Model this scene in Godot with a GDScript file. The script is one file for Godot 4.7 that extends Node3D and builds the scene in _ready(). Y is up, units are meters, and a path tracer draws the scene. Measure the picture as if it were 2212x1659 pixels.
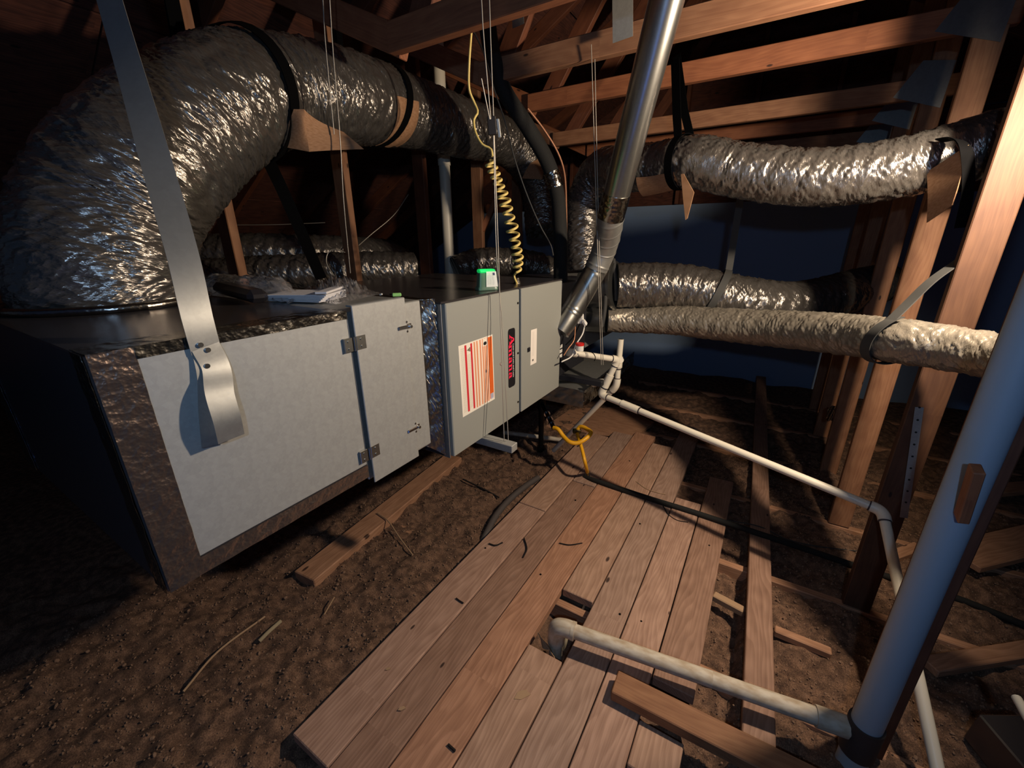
extends Node3D
# An attic with a horizontal furnace, foil ducts, PVC drains and a plank walkway. y is up, metres; the plank tops lie at y = 0, the furnace runs along -Z.

var M := {}
var O := Vector3.ZERO
var names := {}
var vs := PackedVector3Array()
var ns := PackedVector3Array()
var us := PackedVector2Array()
var ix := PackedInt32Array()
var rng := RandomNumberGenerator.new()

const LAMP := Vector3(0.63, 1.76, -1.46)
const AIM := Vector3(-0.22, 1.36, -1.74)
const HEADLAMP := Vector3(0.10, 1.56, 0.22)

func _ready():
	rng.seed = 7
	view_and_light()
	materials()
	shell()
	trusses()
	walkway()
	loose_floor()
	return_side()
	furnace()
	supply_side()
	ducts()
	flue()
	drains()
	gas()
	pvc_stack()
	hangings()
	back_studs()
	small_things()
	right_side()

func view_and_light():
	var cam := Camera3D.new()
	cam.name = "camera"
	cam.fov = 85.97
	cam.near = 0.02
	cam.far = 60.0
	cam.transform = Transform3D(Basis(Vector3(0.85362, -0.00673, -0.52085), Vector3(-0.16729, 0.94340, -0.28636), Vector3(0.49330, 0.33158, 0.80418)), Vector3(0, 1.4, 0))
	add_child(cam)
	cam.current = true
	var env := Environment.new()
	env.background_mode = Environment.BG_COLOR
	env.background_color = Color(0.003, 0.003, 0.004)
	env.tonemap_mode = Environment.TONE_MAPPER_LINEAR
	env.tonemap_exposure = 1.0
	env.sdfgi_enabled = true
	env.ssao_enabled = true
	env.ssil_enabled = true
	var we := WorldEnvironment.new()
	we.name = "world_environment"
	we.environment = env
	add_child(we)
	# the work lamp that hangs just outside the view at the right, aimed across it
	var bulb := SpotLight3D.new()
	bulb.name = "lamp_light"
	bulb.transform = Transform3D(Basis.looking_at(AIM - LAMP), LAMP)
	bulb.spot_angle = 80.0
	bulb.spot_angle_attenuation = 0.65
	bulb.light_color = Color(1.0, 0.91, 0.80)
	bulb.light_energy = 3.1
	bulb.light_size = 0.035
	bulb.spot_range = 20.0
	bulb.spot_attenuation = 2.0
	bulb.shadow_enabled = true
	add_child(bulb)
	# the cool headlamp of the person behind the camera
	var head := OmniLight3D.new()
	head.name = "headlamp_light"
	head.position = HEADLAMP
	head.light_color = Color(0.66, 0.82, 1.0)
	head.light_energy = 0.42
	head.light_size = 0.02
	head.omni_range = 20.0
	head.omni_attenuation = 2.0
	head.shadow_enabled = true
	add_child(head)
	# daylight that comes up through the open hatch behind the camera
	var hatch := AreaLight3D.new()
	hatch.name = "hatch_light"
	hatch.area_size = Vector2(0.55, 0.55)
	hatch.light_color = Color(0.33, 0.55, 1.0)
	hatch.light_energy = 0.25
	hatch.area_range = 20.0
	hatch.shadow_enabled = true
	hatch.transform = Transform3D(Basis(Vector3(1, 0, 0), Vector3(0, 0, 1), Vector3(0, -1, 0)), Vector3(0.45, 0.03, 0.95))
	add_child(hatch)

# ---------------------------------------------------------------- scene objects

func numbered(called: String) -> String:
	var n: int = names.get(called, 0)
	names[called] = n + 1
	return called if n == 0 else "%s_%03d" % [called, n]

func thing(called: String, label: String, category: String, base := Vector3.ZERO, group := "") -> Node3D:
	var o := Node3D.new()
	o.name = numbered(called)
	o.position = base
	o.set_meta("label", label)
	o.set_meta("category", category)
	if group:
		o.set_meta("group", group)
	add_child(o)
	O = base
	return o

func part(called: String, mat: Material, parent: Node3D, label := "") -> MeshInstance3D:
	var o := MeshInstance3D.new()
	o.name = called
	o.mesh = take()
	o.material_override = mat
	if label:
		o.set_meta("label", label)
	parent.add_child(o, true)
	return o

func solo(called: String, mat: Material, label: String, category: String, group := "") -> MeshInstance3D:
	var o := part(numbered(called), mat, self)
	o.position = O
	o.set_meta("label", label)
	o.set_meta("category", category)
	if group:
		o.set_meta("group", group)
	return o

func struct(called: String, mat: Material) -> MeshInstance3D:
	var o := part(called, mat, self)
	o.set_meta("kind", "structure")
	return o

func stuff(o: Node) -> Node:
	o.set_meta("kind", "stuff")
	return o

# ---------------------------------------------------------------- mesh building (world coordinates, less the thing's base O)

func take() -> ArrayMesh:
	var a := []
	a.resize(Mesh.ARRAY_MAX)
	a[Mesh.ARRAY_VERTEX] = vs
	a[Mesh.ARRAY_NORMAL] = ns
	a[Mesh.ARRAY_TEX_UV] = us
	a[Mesh.ARRAY_INDEX] = ix
	var m := ArrayMesh.new()
	m.add_surface_from_arrays(Mesh.PRIMITIVE_TRIANGLES, a)
	vs = PackedVector3Array()
	ns = PackedVector3Array()
	us = PackedVector2Array()
	ix = PackedInt32Array()
	return m

func vert(p: Vector3, n: Vector3, u: Vector2) -> int:
	vs.append(p - O)
	ns.append(n)
	us.append(u)
	return vs.size() - 1

func tri(a: int, b: int, c: int):
	var g := (vs[b] - vs[a]).cross(vs[c] - vs[a])
	if g.dot(ns[a] + ns[b] + ns[c]) > 0.0:
		ix.append(a); ix.append(c); ix.append(b)
	else:
		ix.append(a); ix.append(b); ix.append(c)

func quad(p: Array, n: Vector3, u: Array):
	var k := []
	for i in 4:
		k.append(vert(p[i], n, u[i]))
	tri(k[0], k[1], k[2])
	tri(k[0], k[2], k[3])

# a box with bevelled edges; u runs along its longest side, in metres
func box(xf: Transform3D, size: Vector3, bevel := 0.002, uvo := Vector2.ZERO):
	var h := size / 2.0
	var b: float = min(bevel, min(h.x, min(h.y, h.z)) * 0.9)
	var lng := 0
	if size.y > size.x and size.y >= size.z:
		lng = 1
	elif size.z > size.x and size.z > size.y:
		lng = 2
	var o1 := (lng + 1) % 3
	var o2 := (lng + 2) % 3
	var uv := func(q: Vector3) -> Vector2: return Vector2(q[lng], q[o1] + q[o2]) + uvo
	for i in 3:
		var j := (i + 1) % 3
		var k := (i + 2) % 3
		for s in [-1.0, 1.0]:
			var n := Vector3.ZERO
			n[i] = s
			var ps := []
			var ts := []
			for c in [[-1.0, -1.0], [1.0, -1.0], [1.0, 1.0], [-1.0, 1.0]]:
				var q := Vector3.ZERO
				q[i] = h[i] * s
				q[j] = (h[j] - b) * c[0]
				q[k] = (h[k] - b) * c[1]
				ps.append(xf * q)
				ts.append(uv.call(q))
			quad(ps, (xf.basis * n).normalized(), ts)
			# the bevel towards the next axis
			for t in [-1.0, 1.0]:
				var n2 := Vector3.ZERO
				n2[i] = s
				n2[j] = t
				var e := []
				var et := []
				for w in [[0, -1.0], [0, 1.0], [1, 1.0], [1, -1.0]]:
					var q := Vector3.ZERO
					q[i] = (h[i] if w[0] == 0 else h[i] - b) * s
					q[j] = (h[j] - b if w[0] == 0 else h[j]) * t
					q[k] = (h[k] - b) * w[1]
					e.append(xf * q)
					et.append(uv.call(q))
				quad(e, (xf.basis * n2).normalized(), et)
	for sx in [-1.0, 1.0]:
		for sy in [-1.0, 1.0]:
			for sz in [-1.0, 1.0]:
				var s := Vector3(sx, sy, sz)
				var n := (xf.basis * s).normalized()
				var k := []
				for i in 3:
					var q := (h - Vector3(b, b, b)) * s
					q[i] = h[i] * s[i]
					k.append(vert(xf * q, n, uv.call(q)))
				tri(k[0], k[1], k[2])

func bx(lo: Vector3, hi: Vector3, bevel := 0.002, uvo := Vector2.ZERO):
	box(Transform3D(Basis(), (lo + hi) / 2.0), (hi - lo).abs(), bevel, uvo)

# a bar of the given width and height from a to b; up says where its height points
func bar(a: Vector3, b: Vector3, w: float, h: float, up := Vector3.UP, bevel := 0.002, uvo := Vector2.ZERO):
	var x := (b - a).normalized()
	var z := x.cross(up).normalized()
	var y := z.cross(x)
	box(Transform3D(Basis(x, y, z), (a + b) / 2.0), Vector3(a.distance_to(b), h, w), bevel, uvo)

func curve(p: Array, n: int) -> PackedVector3Array:
	var c := Curve3D.new()
	c.bake_interval = 0.01
	for i in p.size():
		var a: Vector3 = p[max(i - 1, 0)]
		var b: Vector3 = p[min(i + 1, p.size() - 1)]
		var here: Vector3 = p[i]
		var t := (b - a).normalized()
		c.add_point(here, -t * here.distance_to(a) * 0.33, t * here.distance_to(b) * 0.33)
	var out := PackedVector3Array()
	var l := c.get_baked_length()
	for i in n + 1:
		out.append(c.sample_baked(l * i / n, true))
	return out

func tangent(p: PackedVector3Array, i: int) -> Vector3:
	return (p[min(i + 1, p.size() - 1)] - p[max(i - 1, 0)]).normalized()

# a grid of points as one smooth surface; rows x cols, wraps around the columns if closed
func grid(p: PackedVector3Array, rows: int, cols: int, closed: bool, uv: PackedVector2Array, flip := false):
	var base := vs.size()
	for i in rows:
		for j in cols:
			var a := p[max(i - 1, 0) * cols + j]
			var b := p[min(i + 1, rows - 1) * cols + j]
			var jm := j - 1
			var jp := j + 1
			if closed:
				if jm < 0: jm = cols - 2
				if jp >= cols: jp = 1
			else:
				jm = max(jm, 0)
				jp = min(jp, cols - 1)
			var n := (p[i * cols + jp] - p[i * cols + jm]).cross(b - a).normalized()
			vert(p[i * cols + j], -n if flip else n, uv[i * cols + j])
	for i in rows - 1:
		for j in cols - 1:
			var q := base + i * cols + j
			tri(q, q + 1, q + cols + 1)
			tri(q, q + cols + 1, q + cols)

# a tube along a path; radius may be a number or a Callable(distance along, angle)
func tube(path: PackedVector3Array, radius, seg := 12, caps := true, first := Vector3.ZERO):
	var cols := seg + 1
	var rows := path.size()
	var p := PackedVector3Array()
	var uv := PackedVector2Array()
	var t := tangent(path, 0)
	var n := first
	if n == Vector3.ZERO:
		n = Vector3(-0.6, -0.4, -0.7)
	n = (n - t * n.dot(t)).normalized()
	var along := 0.0
	var ends := []
	for i in rows:
		t = tangent(path, i)
		n = (n - t * n.dot(t)).normalized()
		var b := t.cross(n)
		if i > 0:
			along += path[i].distance_to(path[i - 1])
		for j in cols:
			var a := TAU * (j % seg) / seg
			var r: float = radius.call(along, a) if radius is Callable else radius
			p.append(path[i] + (n * cos(a) + b * sin(a)) * r)
			uv.append(Vector2(along, float(j) / seg))
		if i == 0 or i == rows - 1:
			ends.append([i, -t if i == 0 else t])
	grid(p, rows, cols, true, uv)
	if caps:
		for e in ends:
			var c := vert(path[e[0]], e[1], Vector2.ZERO)
			var k := []
			for j in cols:
				k.append(vert(p[e[0] * cols + j], e[1], Vector2(0.01 * cos(TAU * j / seg), 0.01 * sin(TAU * j / seg))))
			for j in seg:
				tri(c, k[j], k[j + 1])

func rod(a: Vector3, b: Vector3, r: float, seg := 12):
	tube(PackedVector3Array([a, a.lerp(b, 0.5), b]), r, seg)

func wire(p: Array, r: float, n := 24, seg := 6):
	tube(curve(p, n), r, seg)

# a flat band: side(i) is the direction of its width
func ribbon(path: PackedVector3Array, side, w: float, th: float):
	var along := 0.0
	var rows := path.size()
	for face in 4:
		var p := PackedVector3Array()
		var uv := PackedVector2Array()
		along = 0.0
		for i in rows:
			var s: Vector3 = side if side is Vector3 else side[i]
			var t := tangent(path, i)
			s = (s - t * s.dot(t)).normalized()
			var n := t.cross(s)
			if i > 0:
				along += path[i].distance_to(path[i - 1])
			var c := [s * w / 2 + n * th / 2, -s * w / 2 + n * th / 2, -s * w / 2 - n * th / 2, s * w / 2 - n * th / 2]
			p.append(path[i] + c[face])
			p.append(path[i] + c[(face + 1) % 4])
			uv.append(Vector2(along, 0))
			uv.append(Vector2(along, w))
		grid(p, rows, 2, false, uv, true)

# a sheet with a thickness from a function of u, v in 0..1
func sheet(f: Callable, nu: int, nv: int, th: float, uvs := Vector2.ONE):
	var p := PackedVector3Array()
	var uv := PackedVector2Array()
	for i in nu + 1:
		for j in nv + 1:
			p.append(f.call(float(i) / nu, float(j) / nv))
			uv.append(Vector2(float(i) / nu, float(j) / nv) * uvs)
	var cols := nv + 1
	var q := PackedVector3Array()
	for i in nu + 1:
		for j in cols:
			var n := (p[i * cols + min(j + 1, nv)] - p[i * cols + max(j - 1, 0)]).cross(p[min(i + 1, nu) * cols + j] - p[max(i - 1, 0) * cols + j]).normalized()
			q.append(p[i * cols + j] - n * th)
	grid(p, nu + 1, cols, false, uv)
	grid(q, nu + 1, cols, false, uv, true)
	for e in [[0, true], [nu, true], [0, false], [nv, false]]:
		var r := PackedVector3Array()
		var ru := PackedVector2Array()
		var m: int = cols if e[1] else nu + 1
		for k in m:
			var at: int = e[0] * cols + k if e[1] else k * cols + e[0]
			r.append(p[at]); r.append(q[at])
			ru.append(uv[at]); ru.append(uv[at])
		grid(r, m, 2, false, ru, (e[0] == 0) == e[1])

# a flat polygon with a thickness; xf places it, its z is the front
func plate(poly: PackedVector2Array, xf: Transform3D, th: float):
	var k := Geometry2D.triangulate_polygon(poly)
	for s in [0.0, 1.0]:
		var n := xf.basis.z * (1.0 if s == 0.0 else -1.0)
		var at := []
		for v in poly:
			at.append(vert(xf * Vector3(v.x, v.y, -th * s), n, v))
		for i in range(0, k.size(), 3):
			tri(at[k[i]], at[k[i + 1]], at[k[i + 2]])
	var mid := Vector2.ZERO
	for v in poly:
		mid += v / poly.size()
	for i in poly.size():
		var a := poly[i]
		var b := poly[(i + 1) % poly.size()]
		var n2 := Vector2(b.y - a.y, a.x - b.x).normalized()
		if n2.dot((a + b) / 2.0 - mid) < 0: n2 = -n2
		quad([xf * Vector3(a.x, a.y, 0), xf * Vector3(b.x, b.y, 0), xf * Vector3(b.x, b.y, -th), xf * Vector3(a.x, a.y, -th)], xf.basis * Vector3(n2.x, n2.y, 0), [a, b, b, a])

# a printed sheet: corners top left, top right, bottom right, bottom left, and its outward side
func print_sheet(c: Array, n: Vector3, th := 0.0006):
	var up := n.normalized() * th
	quad([c[0] + up, c[1] + up, c[2] + up, c[3] + up], n, [Vector2(0, 0), Vector2(1, 0), Vector2(1, 1), Vector2(0, 1)])
	var mid: Vector3 = (c[0] + c[2]) / 2.0
	for i in 4:
		var a: Vector3 = c[i]
		var b: Vector3 = c[(i + 1) % 4]
		quad([a, b, b + up, a + up], ((a + b) / 2.0 - mid).normalized(), [Vector2(0.01, 0.01), Vector2(0.01, 0.01), Vector2(0.01, 0.01), Vector2(0.01, 0.01)])

# the direction at an angle round a path: 0 is up, 90 is towards the side t x up
func around(path: PackedVector3Array, i: int, deg: float) -> Vector3:
	var t := tangent(path, i)
	var up := (Vector3.UP - t * t.y).normalized()
	return up * cos(deg_to_rad(deg)) + t.cross(up) * sin(deg_to_rad(deg))

# ---------------------------------------------------------------- materials

func noise(seed_: int, freq: float, oct := 4, kind := FastNoiseLite.TYPE_SIMPLEX_SMOOTH, ridged := false) -> FastNoiseLite:
	var n := FastNoiseLite.new()
	n.seed = seed_
	n.noise_type = kind
	n.frequency = freq
	n.fractal_octaves = oct
	n.fractal_type = FastNoiseLite.FRACTAL_RIDGED if ridged else FastNoiseLite.FRACTAL_FBM
	return n

func tex(im: Image) -> ImageTexture:
	im.generate_mipmaps()
	return ImageTexture.create_from_image(im)

func mat(c: Color, rough := 0.8, metal := 0.0) -> StandardMaterial3D:
	var m := StandardMaterial3D.new()
	m.albedo_color = c
	m.roughness = rough
	m.metallic = metal
	return m

func bump(im: Image, strength: float) -> ImageTexture:
	im.convert(Image.FORMAT_RGBA8)
	im.bump_map_to_normal_map(strength)
	return tex(im)

# wood: u along the board; grain lines, cathedral arches round a pith and a few knots
func wood_image(seed_: int, light: Color, dark: Color, knots: int, contrast := 1.0) -> Image:
	var w := 1024
	var h := 256
	var n1 := noise(seed_, 0.006, 3)
	var n2 := noise(seed_ + 1, 0.05, 2)
	var n3 := noise(seed_ + 2, 0.010, 2)
	var r := RandomNumberGenerator.new()
	r.seed = seed_
	var ks := []
	for k in knots:
		ks.append([r.randf_range(40, w - 40), r.randf_range(20, h - 20), r.randf_range(4, 8)])
	var im := Image.create(w, h, false, Image.FORMAT_RGBA8)
	for x in w:
		for y in h:
			var fy := float(y)
			var warp := n1.get_noise_2d(x * 0.24, y * 0.9) * 52.0
			var kd := 0.0
			var pull := 0.0
			for k in ks:
				var dx: float = (x - k[0]) / 3.0
				var dy: float = fy - k[1]
				var d: float = sqrt(dx * dx + dy * dy) / k[2]
				if d < 5.0:
					pull += dy * exp(-d * d * 0.35)
					kd = max(kd, 1.0 - smoothstep(0.5, 1.15, sqrt(dx * dx * 2.2 + dy * dy) / k[2]))
			var v := (fy + warp - pull * 0.8) * 0.062
			var ring := fposmod(v, 1.0)
			var g := smoothstep(0.0, 0.8, ring) * (1.0 - smoothstep(0.86, 1.0, ring))
			var fine := n2.get_noise_2d(x * 0.06, y * 5.0) * 0.5 + 0.5
			var blotch := n3.get_noise_2d(x, y * 2.0)
			var t: float = clamp(0.2 + g * 0.34 * contrast + (fine - 0.5) * 0.42 + blotch * 0.30, 0.0, 1.0)
			var c := light.lerp(dark, t)
			c = c.lerp(Color(dark.r * 0.35, dark.g * 0.3, dark.b * 0.3), kd * 0.85)
			im.set_pixel(x, y, c)
	return im

func wood(seed_: int, light: Color, dark: Color, knots := 3, rough := 0.75, contrast := 1.0) -> StandardMaterial3D:
	var m := mat(Color.WHITE, rough)
	m.albedo_texture = tex(wood_image(seed_, light, dark, knots, contrast))
	m.uv1_scale = Vector3(1.0 / 1.3, 1.0 / 0.26, 1)
	m.texture_filter = BaseMaterial3D.TEXTURE_FILTER_LINEAR_WITH_MIPMAPS_ANISOTROPIC
	return m

func tint(src: StandardMaterial3D, c: Color) -> StandardMaterial3D:
	var m: StandardMaterial3D = src.duplicate()
	m.albedo_color = c
	return m

func materials():
	# aged planks in four tones
	var plank := wood(11, Color(0.73, 0.59, 0.51), Color(0.54, 0.41, 0.34), 1, 0.72)
	var plank2 := wood(23, Color(0.73, 0.59, 0.50), Color(0.55, 0.42, 0.34), 2, 0.72)
	M.plank = [plank, plank2, tint(plank, Color(0.88, 0.86, 0.84)), tint(plank2, Color(0.95, 0.97, 1.0)), tint(plank, Color(1.0, 0.93, 0.86))]
	var stud := wood(41, Color(0.60, 0.43, 0.31), Color(0.44, 0.28, 0.19), 2, 0.7, 0.6)
	M.stud = stud
	M.stud_red = tint(stud, Color(0.98, 0.86, 0.78))
	M.stud_pale = tint(stud, Color(1.0, 1.0, 0.98))
	M.stud_dim = tint(stud, Color(0.58, 0.55, 0.53))
	M.rafter = tint(stud, Color(0.72, 0.60, 0.55))
	M.old_board = tint(plank2, Color(0.98, 0.92, 0.85))
	M.sheathing = wood(57, Color(0.40, 0.23, 0.17), Color(0.20, 0.10, 0.08), 5, 0.85)
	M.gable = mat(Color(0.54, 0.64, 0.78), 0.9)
	# foil jackets: crinkled reflective film
	var fo := mat(Color(0.47, 0.45, 0.43), 0.27, 0.75)
	fo.normal_enabled = true
	var cr := noise(91, 0.020, 4, FastNoiseLite.TYPE_SIMPLEX, true).get_seamless_image(512, 512)
	fo.normal_texture = bump(cr, 6.0)
	fo.normal_scale = 0.35
	fo.uv1_scale = Vector3(9.0, 1.5, 1)
	M.foil = fo
	M.foil_small = fo.duplicate()
	M.foil_small.uv1_scale = Vector3(11.0, 1.0, 1)
	M.foil_dusty = M.foil_small.duplicate()
	M.foil_dusty.metallic = 0.5
	M.foil_dusty.albedo_color = Color(0.58, 0.55, 0.50)
	M.foil_dusty.roughness = 0.33
	var tape := mat(Color(0.60, 0.58, 0.55), 0.22, 1.0)
	tape.normal_enabled = true
	tape.normal_texture = bump(noise(95, 0.018, 3, FastNoiseLite.TYPE_CELLULAR).get_seamless_image(512, 512), 9.0)
	tape.normal_scale = 0.5
	tape.uv1_triplanar = true
	tape.uv1_scale = Vector3(5, 5, 5)
	M.tape = tape
	M.foil_dull = tape.duplicate()
	M.foil_dull.metallic = 0.85
	M.foil_dull.albedo_color = Color(0.54, 0.47, 0.43)
	M.foil_dull.roughness = 0.3
	M.foil_dull.normal_scale = 0.8
	M.foil_soft = tape.duplicate()
	M.foil_soft.roughness = 0.36
	M.foil_soft.normal_scale = 0.28
	# galvanised sheet with a faint spangle
	var gal := mat(Color(0.66, 0.66, 0.645), 0.46, 0.75)
	var sp := noise(101, 0.03, 2, FastNoiseLite.TYPE_CELLULAR)
	sp.cellular_return_type = FastNoiseLite.RETURN_CELL_VALUE
	var sim := sp.get_seamless_image(256, 256)
	sim.convert(Image.FORMAT_RGBA8)
	for x in 256:
		for y in 256:
			var g := 0.94 + sim.get_pixel(x, y).r * 0.06
			sim.set_pixel(x, y, Color(g, g, g))
	gal.albedo_texture = tex(sim)
	gal.uv1_triplanar = true
	gal.uv1_scale = Vector3(14, 14, 14)
	M.galv = gal
	M.galv_shiny = gal.duplicate()
	M.galv_shiny.roughness = 0.3
	M.galv_shiny.metallic = 0.95
	M.galv_dull = gal.duplicate()
	M.galv_dull.roughness = 0.6
	M.galv_dull.metallic = 0.45
	M.top_steel = mat(Color(0.42, 0.40, 0.41), 0.24, 0.8)
	M.cabinet = mat(Color(0.58, 0.585, 0.56), 0.55, 0.1)
	M.cabinet_dark = mat(Color(0.17, 0.17, 0.19), 0.5, 0.3)
	M.black_gap = mat(Color(0.05, 0.045, 0.04), 0.8)
	M.black_foam = mat(Color(0.085, 0.085, 0.08), 0.85)
	var fn := noise(111, 0.08, 3).get_seamless_image(256, 256)
	M.black_foam.normal_enabled = true
	M.black_foam.normal_texture = bump(fn, 3.0)
	M.black_foam.uv1_scale = Vector3(12, 3, 1)
	M.black_strap = mat(Color(0.028, 0.028, 0.032), 0.85)
	M.black_strap.metallic_specular = 0.15
	M.grey_strap = mat(Color(0.22, 0.22, 0.215), 0.75)
	M.black_iron = mat(Color(0.07, 0.07, 0.075), 0.4, 0.6)
	M.pvc = mat(Color(0.86, 0.83, 0.76), 0.38)
	M.pvc_ring = mat(Color(0.20, 0.17, 0.20), 0.5)
	# dusty PVC with brown stains
	var dusty := mat(Color.WHITE, 0.6)
	var di := Image.create(256, 128, false, Image.FORMAT_RGBA8)
	var dn := noise(121, 0.03, 4)
	for x in 256:
		for y in 128:
			var q: float = clamp(dn.get_noise_2d(x, y * 1.5) * 0.9 + 0.3, 0.0, 1.0)
			di.set_pixel(x, y, Color(0.80, 0.76, 0.69).lerp(Color(0.67, 0.59, 0.49), q))
	dusty.albedo_texture = tex(di)
	dusty.uv1_scale = Vector3(2.0, 1.0, 1)
	M.pvc_dusty = dusty
	M.pvc_grey = mat(Color(0.62, 0.66, 0.70), 0.5)
	M.yellow_hose = mat(Color(0.93, 0.68, 0.12), 0.42)
	M.yellow_wire = mat(Color(0.88, 0.78, 0.47), 0.5)
	M.steel_wire = mat(Color(0.70, 0.67, 0.62), 0.45, 0.5)
	M.copper = mat(Color(0.70, 0.50, 0.38), 0.45, 0.6)
	M.chrome = mat(Color(0.75, 0.75, 0.75), 0.25, 1.0)
	var card := mat(Color.WHITE, 0.85)
	var ci := Image.create(128, 128, false, Image.FORMAT_RGBA8)
	var cn := noise(131, 0.05, 3)
	for x in 128:
		for y in 128:
			var q := cn.get_noise_2d(x, y * 3.0) * 0.07
			ci.set_pixel(x, y, Color(0.61 + q, 0.455 + q, 0.33 + q))
	card.albedo_texture = tex(ci)
	M.cardboard = card
	M.white = mat(Color(0.86, 0.85, 0.82), 0.6)
	M.paper = mat(Color(0.80, 0.79, 0.80), 0.7)
	M.red = mat(Color(0.78, 0.12, 0.10), 0.45)
	M.green = mat(Color(0.55, 0.78, 0.45), 0.5)
	M.black_label = mat(Color(0.09, 0.085, 0.10), 0.4)
	M.brand_red = mat(Color(0.95, 0.16, 0.30), 0.45)
	var bag := mat(Color(0.80, 0.79, 0.80, 0.09), 0.10)
	bag.transparency = BaseMaterial3D.TRANSPARENCY_ALPHA
	bag.cull_mode = BaseMaterial3D.CULL_DISABLED
	M.bag = bag
	M.bag_dark = mat(Color(0.16, 0.15, 0.16), 0.25, 0.2)
	# blown insulation, dusty brown
	var ins := mat(Color.WHITE, 1.0)
	var ii := Image.create(512, 512, false, Image.FORMAT_RGBA8)
	var ia := noise(141, 0.02, 5)
	var ib := noise(142, 0.16, 2)
	for x in 512:
		for y in 512:
			var q: float = clamp(0.5 + ia.get_noise_2d(x, y) * 0.7 + ib.get_noise_2d(x, y) * 0.55, 0.0, 1.0)
			var c := Color(0.22, 0.155, 0.12).lerp(Color(0.56, 0.43, 0.34), q)
			ii.set_pixel(x, y, c)
	ins.albedo_texture = tex(ii)
	ins.uv1_triplanar = true
	ins.uv1_scale = Vector3(2.2, 2.2, 2.2)
	M.insulation = ins
	M.crumb = mat(Color(0.52, 0.41, 0.33), 0.95)
	M.fibre = mat(Color(0.62, 0.56, 0.45), 1.0)
	M.straw = mat(Color(0.66, 0.54, 0.42), 0.85)
	M.dark_wood = mat(Color(0.10, 0.07, 0.06), 0.9)

# ---------------------------------------------------------------- the attic itself

func slope(called: String, side: float):
	O = Vector3.ZERO
	var top := Vector3(-0.42, 3.46, 0)
	var dir := Vector3(side * 6.7, -3.618, 0).normalized()
	var out := Vector3(side * 3.618, 6.7, 0).normalized()
	# backing layer outside the panels closes the joints
	var mid := top + dir * 3.8 + out * 0.04
	bar(Vector3(top.x - dir.x * 0.1, top.y - dir.y * 0.1, -3.6) + out * 0.04, Vector3(top.x + dir.x * 7.7, top.y + dir.y * 7.7, -3.6) + out * 0.04, 10.4, 0.03)
	var c := struct(called, M.sheathing)
	for i in 6:
		for k in 3:
			var a := top + dir * (1.225 * i + 0.004) + Vector3(0, 0, 1.5 - 2.445 * k)
			var b := top + dir * (1.225 * i + 1.219) + Vector3(0, 0, 1.5 - 2.445 * k)
			var z := Vector3(0, 0, -2.438)
			box(Transform3D(Basis(dir, out, dir.cross(out)), (a + b + z) / 2.0 + out * 0.008), Vector3(a.distance_to(b), 0.015, 2.438), 0.001, Vector2(i * 0.7 + k * 0.3, k * 0.11))
			part("roof_panel", M.sheathing, c)

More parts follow.
